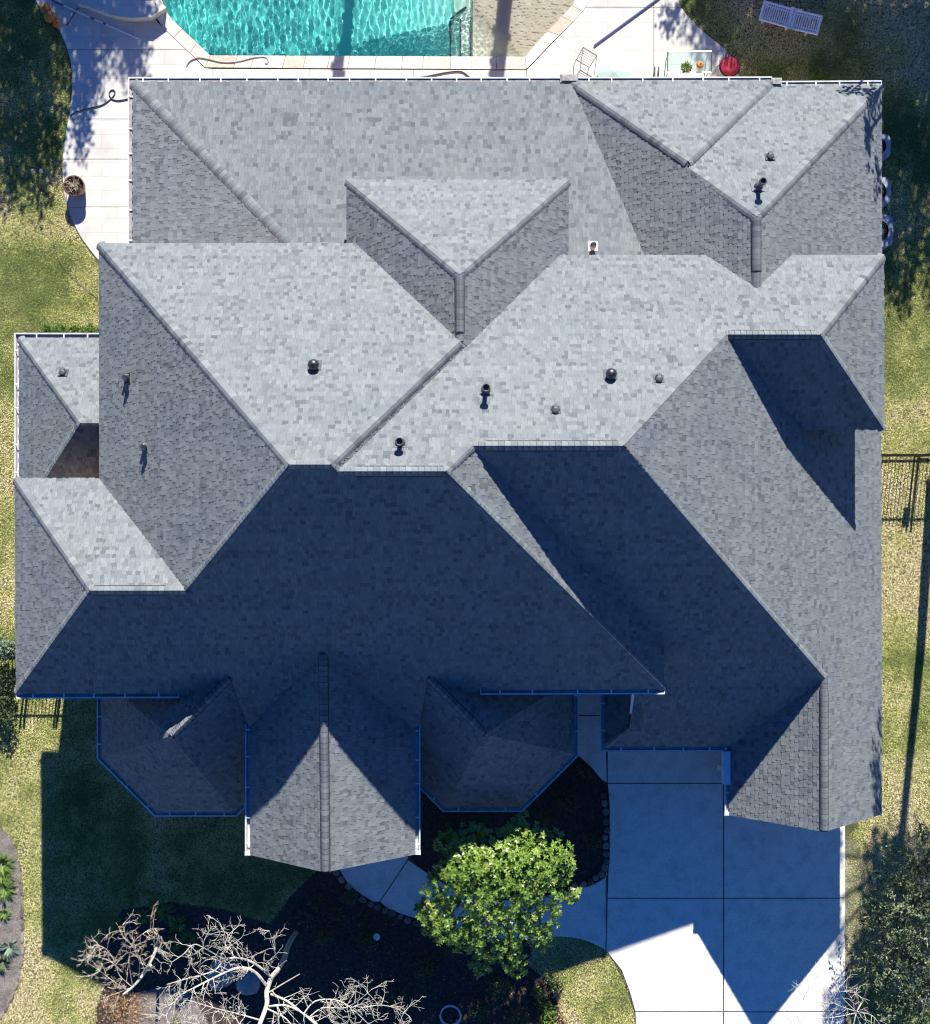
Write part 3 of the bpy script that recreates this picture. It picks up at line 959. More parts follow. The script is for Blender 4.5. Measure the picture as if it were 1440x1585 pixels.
# ------------------------------------------------------------------ walls
def wall(name, x0, x1, y0, y1, r, poly=None):
    mb = MB()
    p = poly or [(x0, y0), (x1, y0), (x1, y1), (x0, y1)]
    mb.prism([(a * K, b * K) for a, b in p], -.3, HC - r * UD)
    return mb.build(name, M['brick'], house)
wall("upper_wall", -622, 322, -292, 446, 1.152)
wall("upper_wall", -769, -600, -294, 30, 1.152)
wall("upper_wall", 300, 715, 176, 426, 1.152)
wall("upper_wall", -183, 156, 420, 565, 1.16)
wall("rear_wall", -606, 560, 380, 795, 1.236)
wall("rear_wall", 231, 766, 190, 789, 1.235)
wall("garage_wall", 306, 769, -420, 210, 1.236)
wall("garage_wall", 531, 768, -553, -400, 1.234)
wall("side_room_wall", -822, -590, 8, 308, 1.237)
wall("porch_wall", -363, -117, -600, -280, 1.18)
for cx, cy, ap in ((-513, -392, 158), (33.8, -388, 153)):
    hs = ap * math.tan(math.pi / 8)
    wall("turret_wall", 0, 0, 0, 0, 1.2345, [(cx - ap, cy - hs), (cx - hs, cy - ap), (cx + hs, cy - ap), (cx + ap, cy - hs), (cx + ap, cy + hs), (cx + hs, cy + ap), (cx - hs, cy + ap), (cx - ap, cy + hs)])
def gable_wall(a, b, c, y):
    mb = MB()
    pts = [Vector((p.x, y * K, p.z - .16)) for p in (a, b, c)]
    mid = pts[1]
    pts = [mid + (p - mid) * .84 - Vector((0, 0, .05)) for p in pts]
    back = [p + Vector((0, .2, 0)) for p in pts]
    mb.add(pts + back, [(0, 1, 2), (5, 4, 3), (0, 3, 4, 1), (1, 4, 5, 2), (2, 5, 3, 0)])
    mb.build("gable_wall", M['brick'], house)
gable_wall(V['p_sw'], V['p_rs'], V['p_se'], -600.5)
gable_wall(V['i_sw'], V['i_rs'], V['i_se'], -553.5)
# side wall standing over the low roof strip by the walkway
mb = MB(); mb.prism([(309 * K, -395 * K), (322 * K, -395 * K), (322 * K, -262 * K), (309 * K, -262 * K)], HC - 1.222 * UD, HC - 1.1915 * UD)
mb.build("wing_wall", M['brick'], house)

# ------------------------------------------------------------------ gutters
def gutter(pts, out_dirs=None, width=.105, flip=1, end_caps=True, spacing=.72, dirt=False):
    """open trough along pts (roof edge), outward = right-hand side * flip"""
    pts = [Vector(p) for p in pts]
    n = len(pts)
    offs = []
    for i in range(n):
        d1 = (pts[i] - pts[i - 1]) if i > 0 else (pts[1] - pts[0])
        d2 = (pts[i + 1] - pts[i]) if i < n - 1 else d1
        r1 = Vector((d1.y, -d1.x, 0)).normalized() * flip; r2 = Vector((d2.y, -d2.x, 0)).normalized() * flip
        m = (r1 + r2).normalized(); offs.append(m / max(.5, m.dot(r1)))
    prof = [(-.02, -.01), (-.02, -.115), (.085, -.115), (.105, -.055), (width, -.005), (width + .004, .004), (width + .042, .004), (width + .042, -.03), (.115, -.06), (.09, -.125), (-.028, -.125), (-.028, -.01)]
    m = len(prof)
    vs = []
    for p, o in zip(pts, offs):
        for a, z in prof: vs.append(p + o * a + Vector((0, 0, z)))
    fs = []
    for i in range(n - 1):
        for k in range(m - 1):
            fs.append((i * m + k, i * m + k + 1, (i + 1) * m + k + 1, (i + 1) * m + k))
    mb = MB(); mb.add(vs, fs)
    if end_caps:
        for i in (0, n - 1):
            o = offs[i]; p = pts[i]
            d = (pts[1] - pts[0]).normalized() if i == 0 else (pts[-1] - pts[-2]).normalized()
            q = p + o * ((width) / 2 + .005)
            rot = Matrix.Rotation(math.atan2(d.y, d.x), 3, 'Z')
            mb.box(q + Vector((0, 0, -.055)), (.02, width + .06, .13), rot)
    g = mb.build("gutter", M['gutter'], house)
    if dirt:
        b = MB()
        for i in range(n - 1):
            a0, a1 = pts[i] + offs[i] * -.018 + Vector((0, 0, -.028)), pts[i] + offs[i] * .104 + Vector((0, 0, -.028))
            b0, b1 = pts[i + 1] + offs[i + 1] * -.018 + Vector((0, 0, -.028)), pts[i + 1] + offs[i + 1] * .104 + Vector((0, 0, -.028))
            b.add([a0, a1, b1, b0], [(0, 1, 2, 3)])
        b.build("gutter_debris", M['debris'], g)
    for i in range(n - 1):
        d = pts[i + 1] - pts[i]; Ln = d.length; d.normalize()
        o = Vector((d.y, -d.x, 0)).normalized() * flip
        k = max(1, int(Ln / spacing))
        for j in range(k):
            p = pts[i] + d * Ln * (j + .5 + random.uniform(-.15, .15)) / k
            b = MB()
            rot = Matrix.Rotation(math.atan2(d.y, d.x), 3, 'Z')
            b.box(p + o * (width / 2) + Vector((0, 0, .008)), (.036, width + .05, .014), rot)
            b.build("gutter_bracket", M['white'], g)
    return g
dz = Vector((0, 0, -.01))
def run(*ks): return [V[k] + dz for k in ks]
a = V['a_nw']; b = V['e_n1e']
gutter([V['a_wl'] + dz, a + dz, V['e_nw'] + dz, b + dz], flip=-1, dirt=True)
gutter(run('e_n2s', 'e_ne'), flip=-1, dirt=True)
gutter([VU(-848, 50, L1) + dz, V['g_nw'] + dz, V['g_n2'] + dz], flip=-1)
gutter([V['f_sw'] + dz, VP(276, 1072, 'SB') + dz], flip=1, spacing=.78)
gutter([VP(744, 1067, 'SB') + dz, V['b_se'] + dz], flip=1, spacing=.85)
gutter(run('tl_n1', 'tl_o1', 'tl_o2', 'tl_f1', 'tl_f2', 'tl_i1'), flip=1)
gutter(run('tr_i1', 'tr_f2', 'tr_f1', 'tr_o2', 'tr_o1', 'tr_n1'), flip=1)
gutter([V['p_wv'] + Vector((0, .25, -.01)), V['p_sw'] + dz], flip=1)
gutter([V['p_se'] + dz, V['p_ev'] + Vector((0, .25, -.01))], flip=1)
gutter([V['k_cn'] + dz, V['k_c'] + dz, V['i_wv'] + Vector((-.1, 0, -.01))], flip=1)
gutter([V['i_wv'] + Vector((0, .05, -.01)), V['i_sw'] + dz], flip=1)
# boxed eave returns at the gable corners
for p, sx in ((V['p_sw'], -1), (V['p_se'], 1), (V['i_sw'], -1)):
    mb = MB()
    mb.box(p + Vector((-sx * .28, .06, -.16)), (.7, .10, .14))
    mb.box(p + Vector((sx * .07, .03, -.075)), (.17, .11, .12))
    mb.build("eave_return", M['gutter'], house)
mb = MB(); q0 = VR(1125, 1163, 1.229); q1 = VR(1125, 1214, 1.229)
mb.box((q0 + q1) / 2 + Vector((0, 0, -.10)), (.20, abs(q0.y - q1.y), .30))
mb.box(q0.lerp(q1, .55) + Vector((-.14, 0, -.3)), (.10, .16, .22))
mb.build("eave_box", M['white'], house)
# white rake board and scuppers
mb = MB()
d0 = V['k_n']; 
mb.tube([VU(306, -330, 1.1752), VU(306, -372, 1.193)], .035, 4); mb.build("rake_trim", M['white'], house)
for px in (881, 1202):
    mb = MB(); q = VR(px, 123 if px < 1000 else 128, L1)
    mb.box(q + Vector((0, .02, .0)), (.50 if px < 1000 else .3, .22, .10)); mb.box(q + Vector((0, .02, .06)), (.42 if px < 1000 else .24, .14, .04))
    mb.build("gutter_splash_guard", M['debris'], house)

# ------------------------------------------------------------------ roof vents
def vent(px, py, pl, kind, h):
    p = VP(px, py, pl)
    A, bx, by = PL[pl]
    n = Vector((bx, by, 1)).normalized()
    q = n.to_track_quat('Z', 'Y').to_matrix()
    root = MB()
    root.tube([p - Vector((0, 0, .1)), p + Vector((0, 0, h))], .055 if kind != 'small' else .04, 12)
    if kind == 'small':
        o = root.build("vent_pipe", M['steel'], house)
    else:
        o = root.build("vent_pipe", M['pipe'], house)
    fl = MB()
    fw = .34 if kind in ('tall', 'hood') else .26
    fl.box(p + n * .016, (fw, fw * 1.1, .012), q)
    prof = [(.11, 0), (.10, .03), (.07, .10), (.06, .14)]
    b0 = len(fl.v)
    fl.lathe(prof, (0, 0, 0), 14)
    for i in range(b0, len(fl.v)):
        fl.v[i] = tuple(p + n * .02 + q @ Vector(fl.v[i]))
    fl.build("flashing", M['white'] if kind == 'plate' else (M['shingle'] if kind in ('tall', 'thin') else M['pipe']), o)
    if kind == 'tall':
        c = MB(); c.lathe([(.06, h - .02), (.09, h - .01), (.10, h + .03), (.10, h + .12), (.085, h + .14), (.07, h + .13), (.062, h + .04)], tuple(p), 16)
        c.build("vent_cap", M['pipe'], o)
        c = MB(); c.lathe([(.058, h * .35), (.115, h * .35 - .03), (.12, h * .35 - .02), (.058, h * .35 + .05)], tuple(p), 16)
        c.build("storm_collar", M['pipe'], o)
    if kind == 'hood':
        c = MB(); c.lathe([(.05, h - .1), (.12, h - .08), (.135, h), (.125, h + .06), (.09, h + .105), (.04, h + .125), (.005, h + .13)], tuple(p), 18)
        c.build("vent_cap", M['darksteel'], o, True)
        c = MB(); c.lathe([(.05, .02), (.10, .03), (.10, h - .1), (.05, h - .1)], tuple(p), 16)
        c.build("vent_neck", M['pipe'], o)
    if kind in ('thin', 'plate'):
        c = MB(); c.lathe([(.05, h - .02), (.08, h - .02), (.085, h + .03), (.05, h + .06)], tuple(p), 12)
        c.build("vent_cap", M['steel'], o)
    if kind == 'small':
        c = MB(); c.lathe([(.04, h - .01), (.075, h - .02), (.08, h + .01), (.04, h + .03)], tuple(p), 12)
        c.build("vent_cap", M['pipe'], o)
for v in ((752, 604, 'ND', 'tall', .66), (620, 685, 'ND', 'tall', .38), (1173, 290, 'N2', 'tall', .66), (487, 566, 'NB', 'hood', .26), (945, 580, 'ND', 'hood', .26),
          (860, 635, 'ND', 'small', .14), (1020, 587, 'ND', 'small', .14), (1192, 243, 'N2', 'small', .14), (98, 577, 'GN', 'small', .14),
          (198, 585, 'WB', 'thin', .30), (226, 692, 'WB', 'thin', .30), (918, 381, 'AN', 'plate', .22)):
    vent(*v)

#@@REST@@
# ------------------------------------------------------------------ grass
def pts_in(poly, xy):
    x, y = xy[:, 0], xy[:, 1]
    ins = np.zeros(len(xy), bool)
    n = len(poly)
    for i in range(n):
        x1, y1 = poly[i]; x2, y2 = poly[(i + 1) % n]
        if y1 == y2: continue
        c = ((y1 > y) != (y2 > y)) & (x < (x2 - x1) * (y - y1) / (y2 - y1) + x1)
        ins ^= c
    return ins
def vnoise(xy, s, seed):
    r = np.random.default_rng(seed)
    t = r.random((64, 64))
    p = xy * s + 1000
    i = np.floor(p).astype(int); f = p - i; f = f * f * (3 - 2 * f)
    a = t[i[:, 0] % 64, i[:, 1] % 64]; b = t[(i[:, 0] + 1) % 64, i[:, 1] % 64]
    c = t[i[:, 0] % 64, (i[:, 1] + 1) % 64]; d = t[(i[:, 0] + 1) % 64, (i[:, 1] + 1) % 64]
    return (a * (1 - f[:, 0]) + b * f[:, 0]) * (1 - f[:, 1]) + (c * (1 - f[:, 0]) + d * f[:, 0]) * f[:, 1]
LAWNS = [
    [(-30, -40), (50, -40)] + [p for p in W_EDGE if p[1] >= 0] + [(200, 500), (210, 760), (60, 770), (60, 1060), (170, 1090), (170, 1165), (255, 1235), (470, 1235), (525, 1325), (500, 1338), (452, 1385), (418, 1430), (350, 1408), (262, 1396), (190, 1408), (158, 1450), (166, 1510), (150, 1560), (146, 1620), (-5, 1620), (-5, 1582), (20, 1547), (37, 1490), (38, 1420), (35, 1360), (26, 1310), (4, 1280), (-30, 1266)],
    [(1041, -40)] + [p for p in E_EDGE if p[1] >= 0] + [(1160, 170), (1290, 170), (1330, 420), (1330, 1280), (1309, 1296), (1306, 1620), (1470, 1620), (1470, -40)],
    [p for p in DRIVE_EDGE if p[0] > 829] + [(985, 1625), (886, 1625), (872, 1580), (855, 1530), (818, 1492), (828, 1457)],
]
def grass():
    V_, T_ = [], []
    rg = np.random.default_rng(3)
    for poly in LAWNS:
        w_ = np.array(GP(poly))
        lo, hi = w_.min(0), w_.max(0)
        n = int((hi[0] - lo[0]) * (hi[1] - lo[1]) * 2100)
        xy = lo + rg.random((n, 2)) * (hi - lo)
        xy = xy[pts_in([tuple(p) for p in w_], xy)]
        big = vnoise(xy, .45, 1) * .5 + vnoise(xy, 1.3, 2) * .3 + vnoise(xy, 4.0, 3) * .2
        # thin and dry near bare patches
        keep = rg.random(len(xy)) < np.clip(1.35 - big * .75, .35, 1)
        xy, big = xy[keep], big[keep]
        n = len(xy)
        th = rg.random(n) * 6.283
        ln = rg.uniform(.035, .085, n); wd = rg.uniform(.007, .014, n)
        lean = rg.uniform(.7, 1.2, n)
        dx, dy = np.cos(th), np.sin(th)
        b = np.zeros((n, 3, 3))
        b[:, 0, 0] = xy[:, 0] - dy * wd; b[:, 0, 1] = xy[:, 1] + dx * wd; b[:, 0, 2] = -.005
        b[:, 1, 0] = xy[:, 0] + dy * wd; b[:, 1, 1] = xy[:, 1] - dx * wd; b[:, 1, 2] = -.005
        b[:, 2, 0] = xy[:, 0] + dx * ln * lean; b[:, 2, 1] = xy[:, 1] + dy * ln * lean; b[:, 2, 2] = ln * np.clip(1.15 - .8 * lean, .15, 1) + .008
        V_.append(b.reshape(-1, 3))
        T_.append(np.clip((big - .5) * 2.0 + .53 + rg.normal(0, .17, n), 0, 1))
    o = mesh_tris("grass", np.concatenate(V_), np.concatenate(T_), M['grass'], kind='stuff')
grass()

# ------------------------------------------------------------------ leaves
def leaf_quads(c, d, nrm, ln, wd, fold=.15):
    """arrays: c base points, d direction, nrm normal -> (n*4,3)"""
    s = np.cross(d, nrm); s /= np.linalg.norm(s, axis=1, keepdims=True) + 1e-9
    nn = np.cross(s, d)
    ln = ln[:, None]; wd = wd[:, None]
    a = c; t = c + d * ln - nn * ln * .12
    l = c + d * ln * .5 + s * wd + nn * wd * fold; r = c + d * ln * .5 - s * wd + nn * wd * fold
    return np.stack([a, r, t, l], 1).reshape(-1, 3)
def rand_dirs(n, rg, up=0.0):
    v = rg.normal(size=(n, 3)); v[:, 2] += up
    return v / (np.linalg.norm(v, axis=1, keepdims=True) + 1e-9)
def leaf_blobs(blobs, n, size, rg, upn=.8, aspect=.32, shell=.5):
    """blobs: (x,y,z,rx,ry,rz); leaves scattered through each, denser to the outside"""
    B = np.array(blobs, float)
    wgt = B[:, 3] * B[:, 4]; wgt /= wgt.sum()
    k = rg.choice(len(B), n, p=wgt)
    u = rand_dirs(n, rg)
    rad = rg.random(n) ** shell
    c = B[k, :3] + u * rad[:, None] * B[k, 3:6]
    d = rand_dirs(n, rg, 0) + u * .6; d[:, 2] -= .15; d /= np.linalg.norm(d, axis=1, keepdims=True)
    nr = rand_dirs(n, rg, upn)
    ln = size * rg.uniform(.6, 1.25, n)
    return leaf_quads(c, d, nr, ln, ln * aspect), np.clip(rg.normal(.5, .22, n), 0, 1)

def branches(mb, start, d, length, rad, depth, rg, spread=.6, up=.15, kids=3, seg=4, wob=.22, shrink_=.68, n=5, tone=None, minr=.006):
    pts = [Vector(start)]; d = Vector(d).normalized()
    rads = [rad]
    for i in range(seg):
        d = (d + Vector(rg.normal(0, wob, 3)) + Vector((0, 0, up * .3))).normalized()
        pts.append(pts[-1] + d * length / seg)
        rads.append(max(minr, rad * (1 - .5 * (i + 1) / seg)))
    mb.tube(pts, rads, n if rad > .02 else 4, tone=tone)
    if depth <= 0: return
    for k in range(kids):
        i = rg.integers(1, seg + 1) if k else seg
        a = Vector(rg.normal(0, 1, 3)); a = (a - d * a.dot(d)).normalized()
        dd = (d + a * spread * rg.uniform(.6, 1.5)).normalized()
        branches(mb, pts[i], dd, length * shrink_ * rg.uniform(.7, 1.2), max(minr, rads[i] * .72), depth - 1, rg, spread, up, kids, seg, wob, shrink_, n, tone, minr)

def limb_px(mb, path, r0, r1, rg=None, n=6, side=0, slen=.6, depth=1, **kw):
    """limb given as (px,py,z); optional side twigs"""
    pts = [G(a, b, c) for a, b, c in path]
    sp = [Vector(q) for q in smooth([tuple(p) for p in pts], 4)]
    m = len(sp)
    rads = [r0 + (r1 - r0) * i / (m - 1) for i in range(m)]
    mb.tube(sp, [q * .6 for q in rads], n)
    for k in range(side):
        i = int(rg.integers(max(1, m // 6), m))
        d = (sp[min(i + 1, m - 1)] - sp[i - 1]).normalized()
        a = Vector(rg.normal(0, 1, 3)); a.z = a.z * .5 + .15; a = (a - d * a.dot(d)).normalized()
        branches(mb, sp[i], d * .55 + a, slen * rg.uniform(.5, 1.3), min(.013, max(.008, rads[i] * .4)), depth, rg, **kw)

# ---- broad-leaved evergreen beside the walkway
def green_tree():
    rg = np.random.default_rng(21)
    root = empty("evergreen_tree", G(766, 1340, 0))
    tag(root, "glossy bright green broad-leaved tree in the bed between porch and driveway", "tree")
    base = G(766, 1340, 0)
    def loc(o): o.location = -base; return o
    t = MB()
    t.tube([base + Vector((0, 0, -.1)), base + Vector((.03, .02, .9)), base + Vector((-.04, .05, 1.9)), base + Vector((.02, 0, 3.0))], [.10, .085, .07, .045], 8)
    tr = loc(t.build("trunk", M['bark'], root))
    lm = MB()
    # outline lobes (px,py,z, radius px)
    lobes = [(770, 1385, 4.3, 62), (735, 1320, 4.0, 48), (805, 1300, 4.0, 45), (850, 1325, 3.9, 42), (690, 1370, 3.6, 42), (672, 1412, 3.3, 30), (700, 1425, 3.5, 42),
             (845, 1385, 3.7, 40), (825, 1425, 3.5, 42), (760, 1440, 3.8, 48), (722, 1450, 3.3, 34), (790, 1472, 3.2, 30), (868, 1352, 3.5, 26), (884, 1386, 3.0, 16),
             (692, 1302, 3.4, 20), (770, 1345, 4.5, 55), (812, 1352, 4.4, 50), (800, 1278, 3.6, 22), (838, 1450, 3.1, 22), (745, 1492, 2.7, 22), (800, 1500, 2.7, 16), (655, 1408, 3.0, 14), (662, 1440, 2.6, 10), (720, 1345, 4.2, 48)]
    tips = []
    for (px, py, z, rp) in lobes:
        rp *= .93; c = G(px, py, z - .3); R = rp * (HC - z) / UD * K
        branches(lm, base + Vector((0, 0, 1.6)), (c - base - Vector((0, 0, 1.6))), (c - base - Vector((0, 0, 1.6))).length * .85, .03, 0, rg, wob=.05)
        k = int(46 * (rp / 30) ** 2) + 8
        for _ in range(k):
            u = rand_dirs(1, rg, .35)[0]
            f = rg.uniform(.45, 1.05)
            tips.append((c + Vector((u[0] * R * f, u[1] * R * f, u[2] * R * .75 * f)), u))
    loc(lm.build("limb", M['bark'], root))
    C, D, N_, LN, T = [], [], [], [], []
    for p, u in tips:
        k = int(rg.integers(6, 11))
        ax = Vector((u[0] * .6, u[1] * .6, abs(u[2]) + .7)).normalized()
        o1 = ax.orthogonal().normalized(); o2 = ax.cross(o1)
        t0 = rg.uniform(0, 6.28); tn = np.clip(rg.normal(.52, .17), .05, 1)
        for j in range(k):
            a = t0 + j * 2.4
            out = o1 * math.cos(a) + o2 * math.sin(a)
            el = rg.uniform(-.05, .75)
            d = (out + ax * el).normalized()
            nr = (ax - d * ax.dot(d)).normalized() + Vector(rg.normal(0, .25, 3))
            C.append(tuple(p + ax * j * .006)); D.append(tuple(d)); N_.append(tuple(nr)); LN.append(rg.uniform(.085, .145)); T.append(np.clip(tn + rg.normal(0, .13), 0, 1))
    C = np.array(C); D = np.array(D); N_ = np.array(N_); LN = np.array(LN); T = np.array(T)
    q = leaf_quads(C, D, N_, LN, LN * rg.uniform(.2, .28, len(LN)), .2).reshape(-1, 4, 3)
    # the 300 leaves that show largest stand alone
    n = np.cross(q[:, 2] - q[:, 0], q[:, 3] - q[:, 1])
    sc = np.abs(n[:, 2]) * (1 + .15 * (C[:, 2] - C[:, 2].mean()))
    od = np.argsort(-sc)
    for i in od[:300]:
        b = MB(); b.add([tuple(v) for v in q[i]], [(0, 1, 2, 3)], float(T[i])); loc(b.build("leaf", M['leaf'], tr))
    rest_ = od[300:]
    o = mesh_tris("foliage", q[rest_].reshape(-1, 3), T[rest_], M['leaf'], root, per=4); o['kind'] = 'stuff'; loc(o)
green_tree()

# ---- bare pale tree at the bottom
def bare_tree():
    rg = np.random.default_rng(8)
    root = empty("bare_tree", (0, 0, 0))
    tag(root, "large leafless pale-barked tree spreading over the dark bed at the bottom", "tree")
    t = MB()
    limb_px(t, [(459, 1442, -.1), (446, 1464, 1.4), (440, 1484, 2.6), (429, 1503, 3.7), (420, 1514, 4.6), (413, 1536, 5.1), (413, 1556, 5.4), (400, 1592, 5.9), (390, 1625, 6.3)], .13, .09, n=10)
    t.build("trunk", M['palebark'], root)
    kw = dict(kids=3, seg=4, wob=.16, spread=.85, shrink_=.6, up=.1, minr=.0036)
    limbs = [
        ([(412, 1525, 5.0), (395, 1505, 5.2), (376, 1498, 5.4), (359, 1501, 5.5), (337, 1511, 5.6), (309, 1525, 5.8), (276, 1544, 6.0), (257, 1572, 6.2)], .075, .02, 24),
        ([(418, 1511, 4.7), (395, 1492, 5.0), (370, 1483, 5.2), (348, 1486, 5.3), (331, 1503, 5.5), (290, 1515, 5.7), (258, 1524, 5.9)], .06, .015, 22),
        ([(372, 1483, 5.2), (362, 1466, 5.4), (351, 1455, 5.6), (345, 1438, 5.8), (336, 1422, 6.0)], .035, .01, 14),
        ([(348, 1486, 5.3), (320, 1470, 5.6), (300, 1462, 5.8), (283, 1478, 5.9), (262, 1492, 6.0)], .03, .01, 16),
        ([(418, 1511, 4.7), (412, 1492, 5.0), (426, 1480, 5.3), (422, 1458, 5.5), (417, 1441, 5.7)], .03, .01, 9),
        ([(417, 1536, 5.1), (440, 1522, 5.3), (464, 1508, 5.5)], .035, .02, 2),
        ([(420, 1539, 5.1), (445, 1550, 5.4), (470, 1570, 5.7), (492, 1588, 6.0)], .06, .03, 8),
        ([(417, 1558, 5.4), (445, 1557, 5.5), (480, 1576, 5.7), (505, 1600, 5.9)], .05, .03, 8),
        ([(470, 1570, 5.7), (488, 1550, 5.6), (520, 1548, 5.6), (543, 1560, 5.7), (570, 1585, 5.8)], .035, .012, 18),
        ([(480, 1574, 5.7), (500, 1560, 5.3), (535, 1560, 5.2), (560, 1545, 5.2), (575, 1532, 5.3)], .03, .009, 14),
        ([(560, 1560, 5.5), (590, 1556, 5.5), (615, 1562, 5.5), (632, 1572, 5.5)], .02, .008, 10),
        ([(405, 1580, 5.7), (370, 1570, 5.9), (330, 1560, 6.1), (290, 1548, 6.2)], .04, .012, 16),
        ([(402, 1588, 5.8), (360, 1590, 6.0), (320, 1588, 6.2), (280, 1580, 6.3)], .04, .012, 14),
        ([(410, 1560, 5.5), (440, 1575, 5.8), (455, 1592, 6.0), (470, 1612, 6.2)], .04, .012, 12),
    ]
    for path, r0, r1, side in limbs:
        b = MB()
        limb_px(b, path, r0, r1, rg, side=side, slen=.42, depth=2 if side > 8 else 1, **kw)
        b.build("limb", M['palebark'], root)
bare_tree()

def brown_shrub():
    rg = np.random.default_rng(4)
    root = empty("dry_shrub_tree", (0, 0, 0))
    tag(root, "small dry brown-twigged tree with a cut stub at the lower left of the shade", "tree")
    t = MB()
    limb_px(t, [(246, 1450, -.1), (240, 1474, 1.6), (222, 1508, 3.0), (205, 1528, 3.4), (190, 1540, 3.6)], .085, .05, n=8)
    limb_px(t, [(222, 1508, 3.0), (226, 1500, 3.4), (233, 1494, 3.75)], .075, .07, n=8)
    t.build("trunk", M['palebark'], root)
    b = MB()
    kw = dict(kids=3, seg=4, wob=.12, spread=.7, shrink_=.62, up=.12, minr=.0034)
    for path, s in (([(205, 1528, 3.4), (185, 1510, 3.6), (178, 1488, 3.9), (165, 1470, 4.1), (150, 1462, 4.2)], 20), ([(205, 1525, 3.4), (200, 1490, 3.8), (205, 1462, 4.1), (222, 1445, 4.3), (240, 1438, 4.4)], 18),
                    ([(215, 1515, 3.2), (215, 1480, 3.8), (198, 1455, 4.2), (190, 1432, 4.4)], 16), ([(195, 1532, 3.5), (170, 1515, 3.8), (150, 1500, 4.0), (135, 1490, 4.1)], 16), ([(222, 1508, 3.1), (235, 1482, 3.7), (245, 1472, 4.0)], 9),
                    ([(200, 1530, 3.4), (180, 1538, 3.6), (160, 1545, 3.7)], 12), ([(190, 1505, 3.6), (170, 1488, 3.9), (140, 1478, 4.1)], 12)):
        limb_px(b, path, .024, .007, rg, side=int(s * .8), slen=.33, depth=2, **kw)
    b.build("branches", M['twig'], root)
brown_shrub()

def se_bare():
    rg = np.random.default_rng(14)
    root = empty("bare_sapling", (0, 0, 0))
    tag(root, "small leafless white-twigged tree leaning over the lower right driveway edge", "tree")
    t = MB(); limb_px(t, [(1345, 1520, -.1), (1338, 1545, 1.6), (1326, 1566, 2.8)], .05, .035, n=7)
    t.build("trunk", M['palebark'], root)
    b = MB(); kw = dict(kids=4, seg=4, wob=.13, spread=.6, shrink_=.62, up=.12, minr=.0036)
    for path, s in (([(1326, 1566, 2.8), (1295, 1555, 3.2), (1275, 1542, 3.5), (1255, 1525, 3.8)], 10), ([(1326, 1566, 2.8), (1305, 1545, 3.2), (1298, 1525, 3.6), (1293, 1510, 3.9)], 9),
                    ([(1324, 1566, 2.8), (1318, 1545, 3.1), (1306, 1528, 3.5), (1308, 1515, 3.7)], 7), ([(1326, 1566, 2.8), (1330, 1550, 3.3), (1322, 1532, 3.6)], 5),
                    ([(1326, 1568, 2.8), (1290, 1575, 3.1), (1255, 1578, 3.4), (1230, 1590, 3.6)], 12), ([(1326, 1566, 2.8), (1322, 1585, 3.2), (1318, 1610, 3.5)], 7),
                    ([(1326, 1566, 2.8), (1350, 1572, 3.2), (1365, 1590, 3.5)], 6), ([(1290, 1553, 3.2), (1262, 1552, 3.4), (1240, 1546, 3.6)], 8)):
        limb_px(b, path, .022, .007, rg, side=s, slen=.38, depth=1, **kw)
    b.build("branches", M['palebark'], root)
se_bare()

def bush(name, label, cat, blobs_px, n, size, m, seed, stems=True, upn=.8, aspect=.3, group=None, mw='bark', sprays=0):
    """blobs_px: (px,py,z centre, radius px, rz m)"""
    rg = np.random.default_rng(seed)
    root = empty(name, (0, 0, 0)); tag(root, label, cat, group)
    bl = []
    for px, py, z, rp, rz in blobs_px:
        c = G(px, py, z); R = rp * (HC - z) / UD * K
        bl.append((c.x, c.y, c.z, R, R, rz))
    q, t = leaf_blobs(bl, n, size, rg, upn, aspect)
    q[:, 2] = np.maximum(q[:, 2], .015)
    if sprays:
        C, D, N_, T = [], [], [], []
        BB = np.array(bl); wg = BB[:, 3] ** 2; wg = wg / wg.sum()
        for _ in range(sprays):
            x = BB[rg.choice(len(BB), p=wg)]
            u = rand_dirs(1, rg, .25)[0]
            p0 = x[:3] + u * x[3:6] * rg.uniform(.35, .8)
            dv = u * [1, 1, .6] + rg.normal(0, .35, 3) + [0, 0, .15]; dv = dv / np.linalg.norm(dv)
            L_ = rg.uniform(.25, .6); tn = np.clip(rg.normal(.5, .2), .05, .95)
            for k in range(20):
                f = (k + .5) / 20
                a = rand_dirs(1, rg, .2)[0]
                C.append(p0 + dv * L_ * f - [0, 0, .12 * f * f]); dd = dv * .7 + a * .75; D.append(dd / np.linalg.norm(dd)); N_.append(rand_dirs(1, rg, 1.0)[0]); T.append(np.clip(tn + rg.normal(0, .12) + .18 * f, 0, 1))
        ln = size * rg.uniform(.6, 1.3, len(C))
        q = leaf_quads(np.array(C), np.array(D), np.array(N_), ln, ln * aspect); t = np.array(T)
        q[:, 2] = np.maximum(q[:, 2], .015)
    o = mesh_tris("foliage", q, t, m, root, per=4)
    o['kind'] = 'stuff'
    if stems:
        b = MB()
        c0 = Vector((np.mean([x[0] for x in bl]), np.mean([x[1] for x in bl]), -.05))
        for x in bl:
            branches(b, c0, Vector(x[:3]) - c0, (Vector(x[:3]) - c0).length * .85, .03 if x[2] > 1 else .012, 1, rg, kids=3, wob=.1, shrink_=.35)
        b.build("stem", M[mw], root)
    return root
